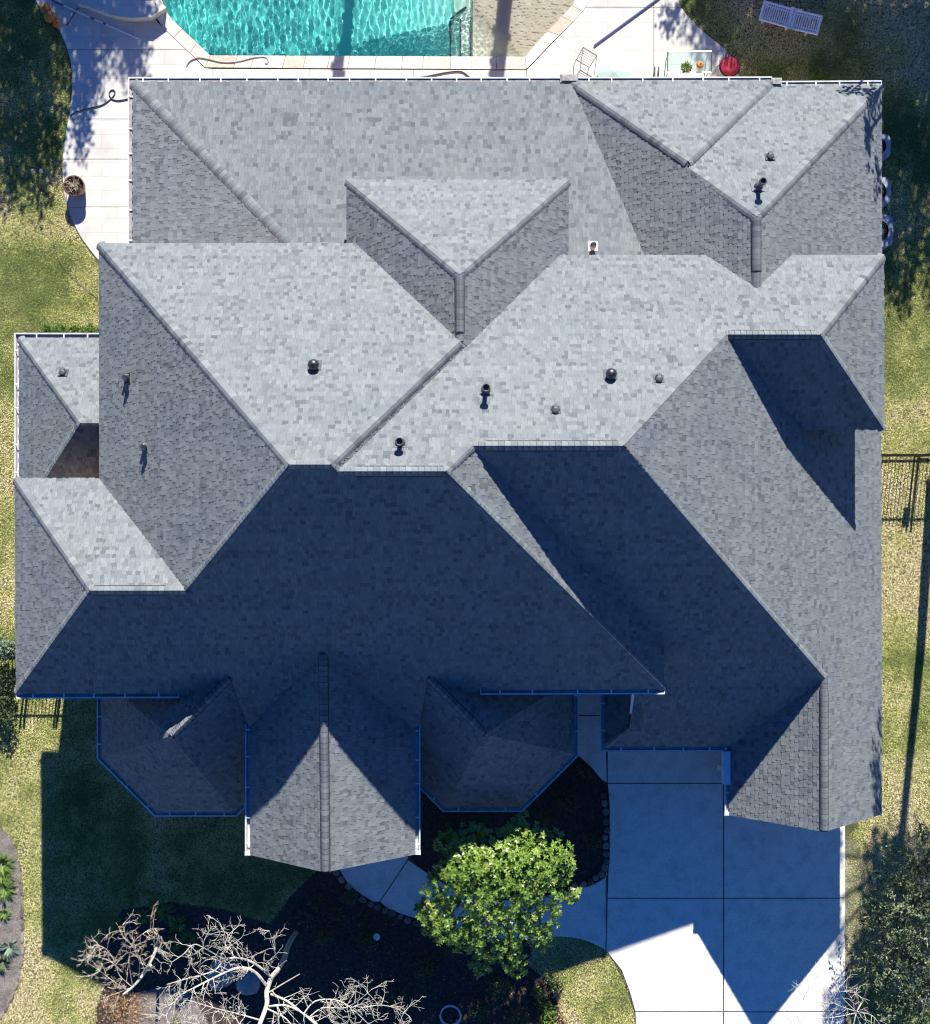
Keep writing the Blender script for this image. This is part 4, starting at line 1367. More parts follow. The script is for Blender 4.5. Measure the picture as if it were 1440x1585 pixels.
bush("evergreen_shrub", "large dark green feathery shrub tree in the lower right corner", "shrub",
     [(1395, 1345, 2.6, 34, .6), (1420, 1320, 2.8, 30, .6), (1440, 1370, 3.0, 42, .7), (1400, 1390, 3.1, 40, .6), (1425, 1420, 3.3, 40, .7), (1375, 1425, 2.8, 30, .5), (1355, 1415, 2.3, 18, .4), (1395, 1460, 3.0, 36, .6),
      (1365, 1490, 2.4, 30, .5), (1350, 1500, 2.1, 20, .4), (1410, 1505, 2.8, 38, .6), (1440, 1470, 3.1, 40, .7), (1380, 1530, 2.2, 34, .5), (1430, 1550, 2.6, 44, .6), (1395, 1580, 2.2, 36, .5), (1460, 1600, 2.6, 40, .6), (1350, 1395, 2.0, 16, .3)],
     2000, .10, M['cedar'], 31, upn=.6, aspect=.2, sprays=900)
bush("grey_shrub", "pale grey-green shrub at the left edge beside the side fence", "shrub", [(6, 1008, .8, 16, .35), (14, 1000, .8, 9, .25), (-6, 1002, .9, 18, .4)], 900, .10, M['shrub'], 32)
bush("dark_hedge", "dark shrub against the left edge below the grey-green one", "shrub", [(4, 1052, .7, 18, .4), (-10, 1085, .8, 24, .4), (14, 1075, .5, 10, .3), (10, 1110, .6, 15, .35)], 1500, .09, M['darkleaf'], 33)
bush("ground_cover", "bright green low ground cover along the side room gutter", "plant", [(p, 509 + (i % 2) * 6, .10, 9, .10) for i, p in enumerate(range(72, 160, 11))], 1400, .075, M['strap'], 34, stems=False)
bush("low_bush", "little green bush behind the rear wing gutter", "shrub", [(1272, 118, .4, 14, .3), (1262, 124, .3, 9, .2), (1284, 122, .35, 9, .2)], 500, .08, M['strap'], 35)
# shrubs in the dark planting beds
for i, (px, py, rp, s) in enumerate([(700, 1290, 18, 41), (915, 1300, 14, 42), (880, 1240, 18, 43), (840, 1265, 16, 44), (905, 1195, 9, 45), (690, 1330, 12, 46)]):
    bush("bed_shrub", ["small dark shrub just above the green tree, nearest the porch gutter", "dark shrub against the driveway edging right of the green tree", "broad dark shrub below the right turret's slanting gutter", "dark shrub right beside the right turret's lower corner", "tiny dark shrub at the top of the shaded bed where the walkway widens", "little dark shrub between porch corner and green tree"][i], "shrub", [(px, py, .35, rp, .3), (px + 6, py + 5, .3, rp * .7, .25)], 350, .08, M['darkleaf'], s, group="shrubs in the shaded front bed")
for i, (px, py, rp, s) in enumerate([(500, 1450, 16, 51), (566, 1458, 14, 52), (655, 1500, 20, 53), (700, 1470, 14, 54), (612, 1545, 16, 55), (770, 1530, 22, 56), (800, 1575, 18, 57), (540, 1390, 12, 58), (740, 1565, 16, 59)]):
    bush("bed_shrub", ["dark shrub between the bare tree's upper twigs and the round garden light", "dark shrub left beside the round garden light", "dark shrub midway between garden light and hose coil", "dark shrub left below the green tree's lower left leaves", "dark shrub left of the hose coil by the bottom edge", "largest dark shrub under the green tree's lowest leaves", "dark shrub left of the lawn patch by the bottom edge", "dark shrub at the left end of the curved walkway", "dark shrub right above the hose coil"][i], "shrub", [(px, py, .35, rp, .3), (px + 7, py - 4, .3, rp * .7, .25)], 380, .07, M['darkleaf'], s, group="shrubs in the large dark bed")
bush("flowering_plant", "light green and pink ground plant at the corner of the small lawn patch", "plant", [(838, 1550, .15, 12, .15), (850, 1566, .12, 14, .12), (846, 1584, .12, 14, .12), (832, 1535, .2, 9, .15)], 900, .07, M['strap'], 61, stems=False)
bush("leafy_weed", "dark leafy weed at the edge of lawn patch and bed", "plant", [(862, 1522, .2, 12, .18), (850, 1510, .2, 10, .18)], 300, .07, M['darkleaf'], 62, stems=False)
bush("green_seedling", "tiny bright green plant on the brown mulch by the bottom edge", "plant", [(273, 1580, .1, 7, .1)], 120, .06, M['strap'], 63, stems=False)

def strap_plant(px, py, rp, n, m, label, seed, group=None, z0=.0):
    rg = np.random.default_rng(seed)
    c = G(px, py, 0)
    R = rp * .01943
    C, D, N_, L_, T = [], [], [], [], []
    Q = []
    for i in range(n):
        a = rg.uniform(0, 6.283); el = rg.uniform(.15, 1.1)
        ln = R * rg.uniform(.7, 1.2); wd = rg.uniform(.012, .026)
        d = Vector((math.cos(a), math.sin(a), 0)); s = Vector((-d.y, d.x, 0))
        p0 = c + d * .03; p1 = p0 + d * ln * .5 + Vector((0, 0, ln * .5 * math.sin(el) + .03)); p2 = p0 + d * ln + Vector((0, 0, ln * (math.sin(el) * .55) - .02 + .03))
        t = np.clip(rg.normal(.5, .22), 0, 1)
        Q.append([p0 - s * wd * .6, p0 + s * wd * .6, p1 + s * wd, p1 - s * wd]); T.append(t)
        Q.append([p1 - s * wd, p1 + s * wd, p2 + s * wd * .15, p2 - s * wd * .15]); T.append(t)
    q = np.array([[tuple(v) for v in f] for f in Q]).reshape(-1, 3)
    o = mesh_tris("strap_plant", q, np.array(T), m, per=4)
    tag(o, label, "plant", group)
for i, (px, py, rp, n) in enumerate([(4, 1338, 22, 70), (8, 1374, 20, 70), (2, 1356, 18, 50)]):
    strap_plant(px, py, rp, n, M['strap'], ["upper bright green strap-leaved clump in the left edge bed", "lower bright green strap-leaved clump in the left edge bed", "middle strap-leaved clump cut by the left edge of the bed"][i], 70 + i)
strap_plant(7, 1414, 10, 36, M['strap'], "small bright green tuft on bare soil in the left edge bed", 74)
strap_plant(14, 1466, 16, 60, M['shrub'], "grey-green grassy tuft in the left edge bed by the pale edging", 75)
strap_plant(4, 1490, 14, 40, M['darkleaf'], "dark tuft below the grey-green one in the left edge bed", 76)
for i, (px, py, rp) in enumerate([(182, 1432, 15), (256, 1412, 16), (276, 1430, 15), (292, 1452, 14), (236, 1392, 13), (205, 1388, 12), (222, 1418, 12), (268, 1462, 13)]):
    strap_plant(px, py, rp, 46, M['strap'], ["leftmost strappy plant, directly above the dry twiggy shrub", "upper strappy plant left of the bare tree's highest twigs", "strappy plant between the dry shrub and the bare tree", "strappy plant touching the bare tree's left twigs", "uppermost strappy plant on the right in the house shade", "uppermost strappy plant on the left in the house shade", "strappy plant right of the pink flower", "lowest strappy plant in the dark gap between both bare trees"][i], 80 + i, group="strappy plants in the house shade")
for i, (px, py, rp) in enumerate([(490, 1395, 13), (520, 1412, 12), (560, 1420, 12), (470, 1418, 12)]):
    strap_plant(px, py, rp, 44, M['darkleaf'], ["grassy clump nearest the porch, beside the walkway's left end", "grassy clump below the walkway joint, second from its left end", "grassy clump farthest right under the curved walkway edging", "grassy clump farthest left in the dark bed under the porch"][i], 90 + i, group="grassy clumps below the walkway")
# pink bloom and leaf litter
rg = np.random.default_rng(9)
mb = MB()
for k in range(10):
    p = G(207 + rg.normal(0, 4), 1419 + rg.normal(0, 4), 0) + Vector((0, 0, rg.uniform(.35, .5)))
    mb.box(p, (.05, .05, .02), Matrix.Rotation(rg.uniform(0, 3), 3, 'Z'))
mb.tube([G(207, 1421, -.02), G(207, 1420, .36)], .008, 5)
tag(mb.build("flower", M['pinkflower']), "pink flower head rising from the shaded strappy plants", "flower")
def litter(name, pts, n, spread, m, seed, size=.06):
    rg = np.random.default_rng(seed)
    P = np.array([tuple(G(a, b, 0)) for a, b in pts])
    c = P[rg.integers(0, len(P), n)] + np.c_[rg.normal(0, spread, n), rg.normal(0, spread, n), np.zeros(n)]
    c[:, 2] = rg.uniform(.02, .07, n)
    d = rand_dirs(n, rg); d[:, 2] *= .25; d /= np.linalg.norm(d, axis=1, keepdims=True)
    q = leaf_quads(c, d, rand_dirs(n, rg, 1.2), size * rg.uniform(.5, 1.2, n), size * .3 * rg.uniform(.6, 1.2, n))
    mesh_tris(name, q, rg.random(n), m, per=4, kind='stuff')
litter("fallen_leaves", [(180, 1545), (195, 1560), (205, 1575), (190, 1585), (170, 1560), (212, 1550)], 1500, .26, M['litter'], 5)
litter("fallen_leaves", [(862, 1560), (866, 1580), (858, 1540), (870, 1590)], 260, .16, M['litter'], 6)
litter("fallen_leaves", [(450, 1420), (520, 1440), (600, 1480), (680, 1500), (740, 1540), (560, 1520), (640, 1570), (440, 1560), (780, 1500)], 420, .7, M['litter'], 12, .07)
litter("fallen_leaves", [(60, 350), (75, 360), (40, 345)], 90, .5, M['litter'], 7)
litter("fallen_leaves", [(150, 1300), (110, 1330), (130, 1420), (250, 1330), (200, 1380), (90, 1100), (300, 1360)], 46, .8, M['palebark'], 8, .09)

# ------------------------------------------------------------------ edging stones
def edging(path, label_root, step, seed, off, parent_label, cat="stone", group=None, jit=.02, size=.10, z=.10):
    rg = np.random.default_rng(seed)
    root = empty("stone_edging", (0, 0, 0)); tag(root, parent_label, "edging")
    pts = [Vector((*GP([p])[0], 0)) for p in path]
    acc = 0; nxt = 0
    for i in range(len(pts) - 1):
        d = pts[i + 1] - pts[i]; L_ = d.length
        if L_ < 1e-4: continue
        u = d.normalized(); nrm = Vector((u.y, -u.x, 0))
        while nxt < acc + L_:
            p = pts[i] + u * (nxt - acc) + nrm * (off + rg.normal(0, jit))
            a = step * rg.uniform(.75, 1.15)
            m = 8
            ang = math.atan2(u.y, u.x)
            vs, hh = [], z * rg.uniform(.7, 1.2)
            rr = [rg.uniform(.8, 1.15) for _ in range(m)]
            for zz, sc in ((-.05, 1), (hh * .7, 1), (hh, .72)):
                for k in range(m):
                    t = 6.283 * k / m
                    x, y = math.cos(t) * a * .5 * rr[k] * sc, math.sin(t) * size * rr[(k + 2) % m] * sc
                    vs.append(p + Vector((x * math.cos(ang) - y * math.sin(ang), x * math.sin(ang) + y * math.cos(ang), zz)))
            fs = [(j * m + k, j * m + (k + 1) % m, (j + 1) * m + (k + 1) % m, (j + 1) * m + k) for j in range(2) for k in range(m)] + [list(range(2 * m, 3 * m))]
            b = MB(); b.add(vs, fs, float(rg.random())); b.build("stone", M['stone'], root)
            nxt += a + .03
        acc += L_
edging([p for p in BED_L_EDGE], 0, .24, 1, .10, "row of rough edging stones along the lower side of the curved walkway")
edging([p for p in BED_R_EDGE if p[1] > 1225 and p[0] > 880], 0, .24, 2, .11, "row of rough edging stones along the driveway side of the shaded bed")
edging([(p[0] - 3, p[1]) for p in BED_W if -20 < p[0] and p[1] > 1355], 0, .34, 3, -.03, "pale stone edging curving round the bed at the left edge", jit=.012, size=.05, z=.05)

# ------------------------------------------------------------------ trees outside the frame that throw the shade
SH = Vector((-sunvec.x / sunvec.z, -sunvec.y / sunvec.z, 0))      # shadow offset per metre of height
def shade_tree(name, label, base, gl, n, size, seed, trunk=.16, m='darkleaf', aspect=.35, tall=None):
    """gl: shadow blobs on the ground (px,py, z, rx_m, ry_m, rz_m); the crown is placed where it throws them"""
    rg = np.random.default_rng(seed)
    root = empty(name, base); tag(root, label, "tree")
    bl = []
    for px, py, z, rx, ry, rz in gl:
        g = G(px, py, 0) - SH * z
        bl.append((g.x - base[0], g.y - base[1], z, rx, ry, rz))
    q, t = leaf_blobs(bl, n, size, rg, .6, aspect, .6)
    o = mesh_tris("crown", q, t, M[m], root, per=4); o['kind'] = 'stuff'
    b = MB()
    top = Vector((np.mean([x[0] for x in bl]), np.mean([x[1] for x in bl]), np.mean([x[2] for x in bl])))
    fork = tall or Vector((top.x * .35, top.y * .35, top.z * .55))
    b.tube([(0, 0, -.1), fork * .5 + Vector((.1, 0, 0)), fork], [trunk, trunk * .85, trunk * .7], 8)
    for x in bl:
        p = Vector(x[:3]); b.tube([fork, fork.lerp(p, .5) + Vector((0, 0, .3)), p], [trunk * .45, trunk * .3, .03], 5)
    b.build("trunk", M['bark'], root)
    return root
def ground_base(px, py):
    g = G(px, py, 0); return (g.x, g.y, 0)
shade_tree("shade_tree", "tree beyond the upper left corner shading the lawn and the pool deck", ground_base(40, -420),
           [(20, 20, 7, 1.8, 2.6, 1.2), (60, 80, 6.5, 1.5, 2.2, 1), (30, 150, 6, 1.4, 2.4, 1), (75, 190, 5.5, .8, 1.6, .8), (10, 230, 5.5, 1.1, 1.6, .8), (50, 240, 5, .7, 1.5, .8), (-30, 120, 6.5, 2, 3, 1),
            (95, 30, 7, 1.4, 1.8, 1), (20, 290, 5, .45, .9, .5), (62, 300, 5, .35, .8, .5), (85, 255, 5, .4, 1.0, .5), (70, -60, 7.5, 2.2, 2, 1.2)], 11500, .15, 101)
shade_tree("shade_tree", "tree beyond the top edge dappling the deck left of the pool", ground_base(150, -500),
           [(150, 25, 7, 1.3, 1.2, 1), (190, 55, 7, 1.0, 1.0, .8), (130, 80, 6.5, .7, 1.2, .7), (212, 75, 6.5, .42, 1.6, .8), (125, 150, 6, .35, 1.1, .6), (200, 20, 7.4, 1.2, .9, .8), (145, 130, 6, .4, .9, .5), (128, 210, 5.8, .3, .9, .5)], 5200, .14, 102)
shade_tree("shade_tree", "big tree beyond the top edge darkening the lawn around the lounger", ground_base(1180, -470),
           [(1130, 20, 7.5, 1.6, 1.6, 1), (1200, 60, 7, 2, 2, 1.1), (1260, 20, 7.5, 2, 1.8, 1.1), (1290, 90, 7, 1.9, 1.8, 1), (1200, -40, 8, 2.4, 1.6, 1.2), (1180, 130, 6.5, 1.4, 1.4, .8), (1260, 150, 6.5, 1.7, 1.4, .9), (1100, 40, 7, .7, 1.1, .6), (1040, 35, 5, .5, .4, .3)], 17500, .15, 103)
shade_tree("shade_tree", "tree beyond the upper right corner darkening the lawn by the condensers", ground_base(1560, -330),
           [(1350, 60, 7, 1.8, 2, 1), (1420, 30, 7.5, 1.8, 2, 1), (1400, 130, 7, 1.7, 1.9, 1), (1340, 190, 6.5, 1.0, 1.6, .8), (1390, 240, 6.5, 1.2, 1.8, .9), (1370, 320, 6, .9, 1.4, .7), (1410, 380, 6, .5, 1.3, .5), (1376, 410, 6, .35, 1.5, .4), (1440, 260, 7, 1.1, 2.2, .9), (1450, 400, 6.5, .5, 1.8, .6), (1398, 455, 6, .3, .8, .3), (1366, 400, 6, .6, 1.0, .4), (1283, 430, 6.4, .28, .7, .3), (1252, 415, 6.4, .5, .22, .2), (1270, 500, 6.3, .16, 1.0, .3), (1290, 540, 6.3, .12, .9, .3)], 16500, .15, 104)
shade_tree("roadside_tree", "tree on the right edge whose long trunk shadow crosses the side lawn", ground_base(1442, 742),
           [(1390, 1350, 9, 1.3, 1.1, 1), (1420, 1400, 9, 1.5, 1.4, 1), (1370, 1420, 8.6, .8, 1.0, .7), (1420, 1480, 9.5, 1.4, 1.4, 1), (1375, 1500, 9, .7, .9, .7), (1345, 1400, 8.6, .35, .5, .4), (1360, 1330, 8.2, .4, .6, .4), (1330, 1470, 8.8, .3, .6, .3), (1290, 1560, 9.4, .35, .6, .4), (1320, 1530, 9.2, .5, .5, .4), (1400, 1560, 10, 1.4, 1.2, .9), (1288, 1400, 8.5, .26, .7, .4), (1294, 1450, 8.6, .33, .6, .4), (1297, 1325, 8, .12, .5, .3)], 8400, .14, 105, trunk=.16, tall=Vector((.32, .1, 7.6)))
# straight trunk of that tree is lit against its own shadow
def palm(px, py, h, lean, label, seed, r0):
    rg = np.random.default_rng(seed)
    base = G(px, py, 0)
    root = empty("palm_tree", base); tag(root, label, "tree", None)
    b = MB()
    pts = [Vector((lean[0] * (t / 10) ** 1.5, lean[1] * (t / 10), h * t / 10)) for t in range(11)]
    b.tube(pts, [r0 * (1.15 - .3 * t / 10) for t in range(11)], 10)
    for t in range(1, 40):      # old leaf bases
        z = h * t / 40
        p = pts[0].lerp(pts[-1], t / 40); p = Vector((lean[0] * (t / 40) ** 1.5, lean[1] * t / 40, z))
        a = rg.uniform(0, 6.28)
        b.box(p + Vector((math.cos(a) * r0, math.sin(a) * r0, 0)), (.12, .12, .10), Matrix.Rotation(a, 3, 'Z'))
    b.build("trunk", M['bark'], root)
    Q, T = [], []
    top = pts[-1]
    for k in range(16):
        a = k * 2.4; el = rg.uniform(.1, 1.1); L_ = rg.uniform(1.1, 1.7)
        d = Vector((math.cos(a), math.sin(a), 0)); s = Vector((-d.y, d.x, 0))
        prev = top
        for j in range(1, 9):
            u = j / 8
            p = top + d * L_ * u + Vector((0, 0, L_ * (math.sin(el) * u - .75 * u * u)))
            for sg in (-1, 1):
                e = p + s * sg * .42 * math.sin(math.pi * (.15 + .8 * u)) + d * .12 - Vector((0, 0, .12))
                Q.append([p, p + d * .05, e + d * .02, e]); T.append(rg.random())
            prev = p
    o = mesh_tris("frond", np.array([[tuple(v) for v in f] for f in Q]).reshape(-1, 3), np.array(T), M['darkleaf'], root, per=4)
    o['kind'] = 'stuff'
palm(566, -285, 7.4, (.05, 0), "palm beyond the top edge shading the middle of the pool", 201, .17)
palm(812, -285, 7.5, (.1, 0), "palm beyond the top edge shading the shallow end of the pool", 202, .23)

# ------------------------------------------------------------------ things on the deck and lawn
def pumpkin(px, py, r, label):
    rg = random.Random(px)
    mb = MB(); n = 24
    prof = []
    vs, fs = [], []
    for j in range(9):
        ph = -math.pi / 2 + math.pi * j / 8
        for k in range(n):
            t = 2 * math.pi * k / n
            rr = r * (1 - .10 * abs(math.sin(t * 4))) * math.cos(ph) * 1.0 + .002
            z = r * .78 * math.sin(ph) * (1 - .25 * math.exp(-((math.cos(ph)) / .35) ** 2))
            vs.append((rr * math.cos(t), rr * math.sin(t), z + r * .7))
    for j in range(8):
        for k in range(n):
            fs.append((j * n + k, j * n + (k + 1) % n, (j + 1) * n + (k + 1) % n, (j + 1) * n + k))
    mb.add(vs, fs)
    root = empty("pumpkin", G(px, py, .05)); root.location.z = .05
    tag(root, label, "pumpkin", "pumpkins")
    mb.build("shell", M['pumpkin'], root, True)
    s = MB(); s.tube([(0, 0, r * 1.1), (.01, .01, r * 1.35), (.04, .02, r * 1.5)], [.025, .018, .016], 6); s.build("stalk", M['bark'], root)
pumpkin(72, 15, .17, "topmost orange pumpkin of three at the left deck edge"); pumpkin(79, 28, .185, "largest orange pumpkin, middle of three at the left deck edge"); pumpkin(89, 38, .125, "smallest yellow-orange pumpkin, lowest of three at the left deck edge")
pumpkin(1083, 101, .11, "orange pumpkin on the glass patio table behind the rear wing")
bpy.data.objects["pumpkin.003"].location = G(1083, 101, .74)

# potted plant
root = empty("plant_pot", G(121, 293, .05)); root.location.z = .05
tag(root, "round brown pot of dried plant on the deck edge at the left", "plant pot")
b = MB(); b.lathe([(.17, 0), (.24, .08), (.29, .30), (.29, .46), (.31, .48), (.315, .53), (.285, .535), (.27, .47), (.26, .42)], (0, 0, 0), 28); b.build("pot", M['terracotta'], root, False)
b = MB(); b.lathe([(.27, .43), (.01, .45)], (0, 0, 0), 20); b.build("soil", M['mulch'], root)
b = MB(); rg = np.random.default_rng(77)
for k in range(26):
    a = rg.uniform(0, 6.28); branches(b, (rg.normal(0, .05), rg.normal(0, .05), .44), (math.cos(a) * .8, math.sin(a) * .8, .7), rg.uniform(.14, .26), .010, 1, rg, kids=2, minr=.005)
b.build("dry_stems", M['twig'], root)

def curve_thing(name, pts, rad, m, label, cat, z=None, n=6):
    b = MB()
    sp = smooth([tuple(G(p[0], p[1], p[2] if len(p) > 2 else .075)) for p in pts], 6)
    b.tube(sp, rad, n)
    return tag(b.build(name, m, None, True), label, cat)
curve_thing("garden_hose", [(109, 180), (115, 174), (135, 168), (158, 162), (172, 152), (178, 144), (176, 139), (171, 140), (169, 146), (174, 153), (185, 155), (205, 151)], .016, M['hose'], "dark garden hose looping across the deck left of the house", "hose")
curve_thing("pool_hose", [(289, 101), (294, 94), (306, 89), (322, 91), (345, 96), (368, 95), (392, 89), (410, 88), (415, 93), (414, 98), (410, 97)], .018, M['hosegrey'], "grey pool hose lying along the coping left of the palm shadow", "hose")
curve_thing("garden_hose", [(640, 121), (660, 118), (690, 112), (712, 110), (722, 115), (728, 121)], .02, M['hose'], "dark hose arching from under the rear gutter beside the pool", "hose")
def pole(name, a, b_, r, m, label, bands=(), m2=None):
    A, B = G(*a), G(*b_)
    mb = MB(); mb.tube([A, B], r, 8)
    o = mb.build(name, m); tag(o, label, "pole")
    for t0, t1 in bands:
        k = MB(); k.tube([A.lerp(B, t0), A.lerp(B, t1)], r * 1.25, 8); k.build("grip", m2, o)
    return o
pole("pool_pole", (80, 0, .09), (213, 59, .09), .024, M['white'], "long white telescopic pool pole with dark grips on the left deck", [(.45, .50), (.60, .63), (0.0, .14)], M['bluepole'])
pole("skimmer_handle", (121, 12, .08), (103, 39, .08), .018, M['pipe'], "short dark pole lying across the white pool pole")
pole("pool_brush_pole", (920, 70, .09), (1022, -5, .09), .028, M['bluepole'], "blue pole lying on the deck right of the pool")

# raised curved wall left of the pool
def curved_bench():
    root = empty("stone_seat_wall", (0, 0, 0)); tag(root, "curved two tier stone seat wall between left deck and pool", "wall")
    o_ = smooth([(108, -60), (118, 3), (140, 16), (175, 29), (205, 34), (236, 33)], 6) + [(236, 33), (259, 19)]
    i_ = smooth([(246, 7), (243, 8), (214, 7), (190, 5), (165, -1), (150, -60)], 6)
    mb = MB(); mb.prism(GP(o_ + [(246, 7)] + i_[1:]), 0, .42)
    mb.build("lower_tier", M['stamped'], root)
    mb = MB(); mb.prism(GP([(246, 7)] + i_[1:] + [(248, -60)]), 0, .16); mb.build("upper_basin", M['boulder'], root)
    mb = MB(); mb.prism(GP([(240, 34), (262, 19), (250, 5), (244, 9), (247, 15), (233, 24), (233, 33)]), .421, .47); mb.build("cap_stone", M['coping'], root)
curved_bench()

# sun lounger
def lounger():
    c = G(1220, 34, 0)
    root = empty("sun_lounger", (c.x, c.y, 0), math.radians(-16))
    tag(root, "white slatted plastic sun lounger on the dark lawn", "lounger")
    L_, W_ = 1.80, .62
    z = .36
    def panel(name, x0, x1, slats, zz0, zz1):
        b = MB()
        def zf(x): return zz0 + (zz1 - zz0) * (x - x0) / (x1 - x0)
        for y in (-W_ / 2 + .035, W_ / 2 - .035, -W_ / 2 + .13, W_ / 2 - .13):
            b.tube([(x0, y, zf(x0)), (x1, y, zf(x1))], .035 if abs(y) > .25 else .018, 6)
        for xx in (x0 + .03, x1 - .03): b.tube([(xx, -W_ / 2 + .03, zf(xx)), (xx, W_ / 2 - .03, zf(xx))], .04, 6)
        o = b.build(name, M['plastic'], root)
        for k in range(slats):
            x = x0 + (x1 - x0) * (k + .5) / slats
            s = MB(); s.box((x, 0, zf(x) + .01), (.034, W_ - .08, .014)); s.build("slat", M['plastic'], o)
        return o
    panel("seat", -L_ / 2, .04, 14, z, z)
    panel("backrest", .07, L_ / 2, 12, z, z + .10)
    for x in (-.75, .0, .6):
        for y in (-.24, .24):
            b = MB(); b.tube([(x, y, 0), (x, y, z)], .03, 6); b.build("leg", M['plastic'], root)
    b = MB()
    for y in (-.31, .31): b.tube([(-.05, y, z), (-.05, y, z + .05), (.25, y, z + .07), (.25, y, z + .02)], .025, 6)
    b.build("armrest", M['plastic'], root)
lounger()

# rusty wire rack at the top edge
b = MB()
for k in range(7):
    x = 1170 + k * 17
    b.tube([G(x, -12 - k, .25), G(x + 2, 13 + k * .4, .25)], .012, 4)
for k in range(4): b.tube([G(1168, 7 - k * 8, .26), G(1282, 14 - k * 8, .26)], .012, 4)
for x, y in ((1172, 6), (1278, 12), (1176, -16), (1280, -12)): b.tube([G(x, y, 0), G(x, y, .27)], .014, 4)
tag(b.build("wire_rack", M['rust']), "rusty wire rack on the lawn behind the lounger", "rack")

# glass patio table with plant, red cushion chair, folded umbrella, wire chairs
c = G(1062, 106, 0)
root = empty("patio_table", (c.x, c.y, 0)); tag(root, "rectangular glass patio table behind the rear wing", "table")
gm, gnt, gb = new_mat("table_glass"); gb.inputs["Base Color"].default_value = (.75, .9, .86, 1); gb.inputs["Transmission Weight"].default_value = .9; gb.inputs["Roughness"].default_value = .05
b = MB(); b.box((0, 0, .72), (1.3, .62, .012)); b.build("glass_top", gm, root)
b = MB()
for y in (-.31, .31): b.tube([(-.65, y, .715), (.65, y, .715)], .014, 5)
for x in (-.65, .65): b.tube([(x, -.31, .715), (x, .31, .715)], .014, 5)
b.build("frame", M['steel'], root)
for x in (-.6, .6):
    for y in (-.26, .26):
        b = MB(); b.tube([(x, y, .0), (x, y, .71)], .016, 5); b.build("leg", M['steel'], root)
bush("table_plant", "small green plant standing on the glass patio table", "plant", [(1064, 104, .86, 7, .12)], 160, .09, M['strap'], 110, stems=False)
def cushion_chair(px, py):
    c = G(px, py, 0); root = empty("cushioned_chair", (c.x, c.y, 0), .5); tag(root, "round red cushioned patio chair at the right deck corner", "chair")
    b = MB(); b.lathe([(.02, .42), (.26, .43), (.29, .47), (.26, .52), (.12, .515), (.02, .50)], (0, 0, 0), 22); b.build("cushion", M['red'], root, True)
    b = MB(); b.lathe([(.27, .38), (.31, .385), (.31, .42), (.27, .425)], (0, 0, 0), 22); b.build("seat_frame", M['iron'], root)
    b = MB()
    for k in range(9):
        a = .3 + k * .3; b.tube([(math.cos(a) * .3, math.sin(a) * .3, .4), (math.cos(a) * .36, math.sin(a) * .36, .78)], .010, 5)
    b.build("backrest", M['iron'], root)
    for k in range(4):
        a = .78 + k * 1.571; b = MB(); b.tube([(math.cos(a) * .27, math.sin(a) * .27, .39), (math.cos(a) * .33, math.sin(a) * .33, .05)], .014, 5); b.build("leg", M['iron'], root)
cushion_chair(1126, 109)
def wire_chair(px, py, rz, label):
    c = G(px, py, 0); root = empty("wire_chair", (c.x, c.y, 0), rz); tag(root, label, "chair")
    b = MB()
    for s in (-1, 1): b.tube([(s * .24, -.25, .05), (s * .24, -.22, .45), (s * .22, .22, .42), (s * .2, .34, .95)], .011, 5)
    b.tube([(-.2, .34, .95), (0, .38, 1.0), (.2, .34, .95)], .011, 5); b.tube([(-.24, -.22, .45), (.24, -.22, .45)], .011, 5)
    for s in (-1, 1): b.tube([(s * .22, .22, .42), (s * .24, .28, .05)], .011, 5)
    b.build("frame", M['steel'], root)
    b = MB()
    for k in range(7): b.tube([(-.22, -.2 + k * .065, .435), (.22, -.2 + k * .065, .435)], .006, 4)
    b.build("seat_wires", M['steel'], root)
wire_chair(906, 96, 2.6, "pale wire patio chair on the deck by the gutter guard"); 
b = MB(); c = G(950, 113, .1)
b.lathe([(.02, 0), (.5, .03), (.52, .06), (.03, .22)], tuple(c), 8); tag(b.build("green_canopy", M['glass_green']), "pale green folded canopy on the deck under the rear gutter", "canopy")
b = MB()
for dx in (0, 6): b.tube([G(1014 + dx, 103, .5), G(1014 + dx, 119, .5)], .02, 5)
b.tube([G(1014, 118, .0), G(1014, 118, .5)], .02, 5); b.tube([G(1020, 118, .0), G(1020, 118, .5)], .02, 5)
b.tube([G(1014, 104, .0), G(1014, 104, .5)], .02, 5); b.tube([G(1020, 104, .0), G(1020, 104, .5)], .02, 5)
tag(b.build("boot_rack", M['pipe']), "pair of dark rails on legs left of the glass table", "rack")

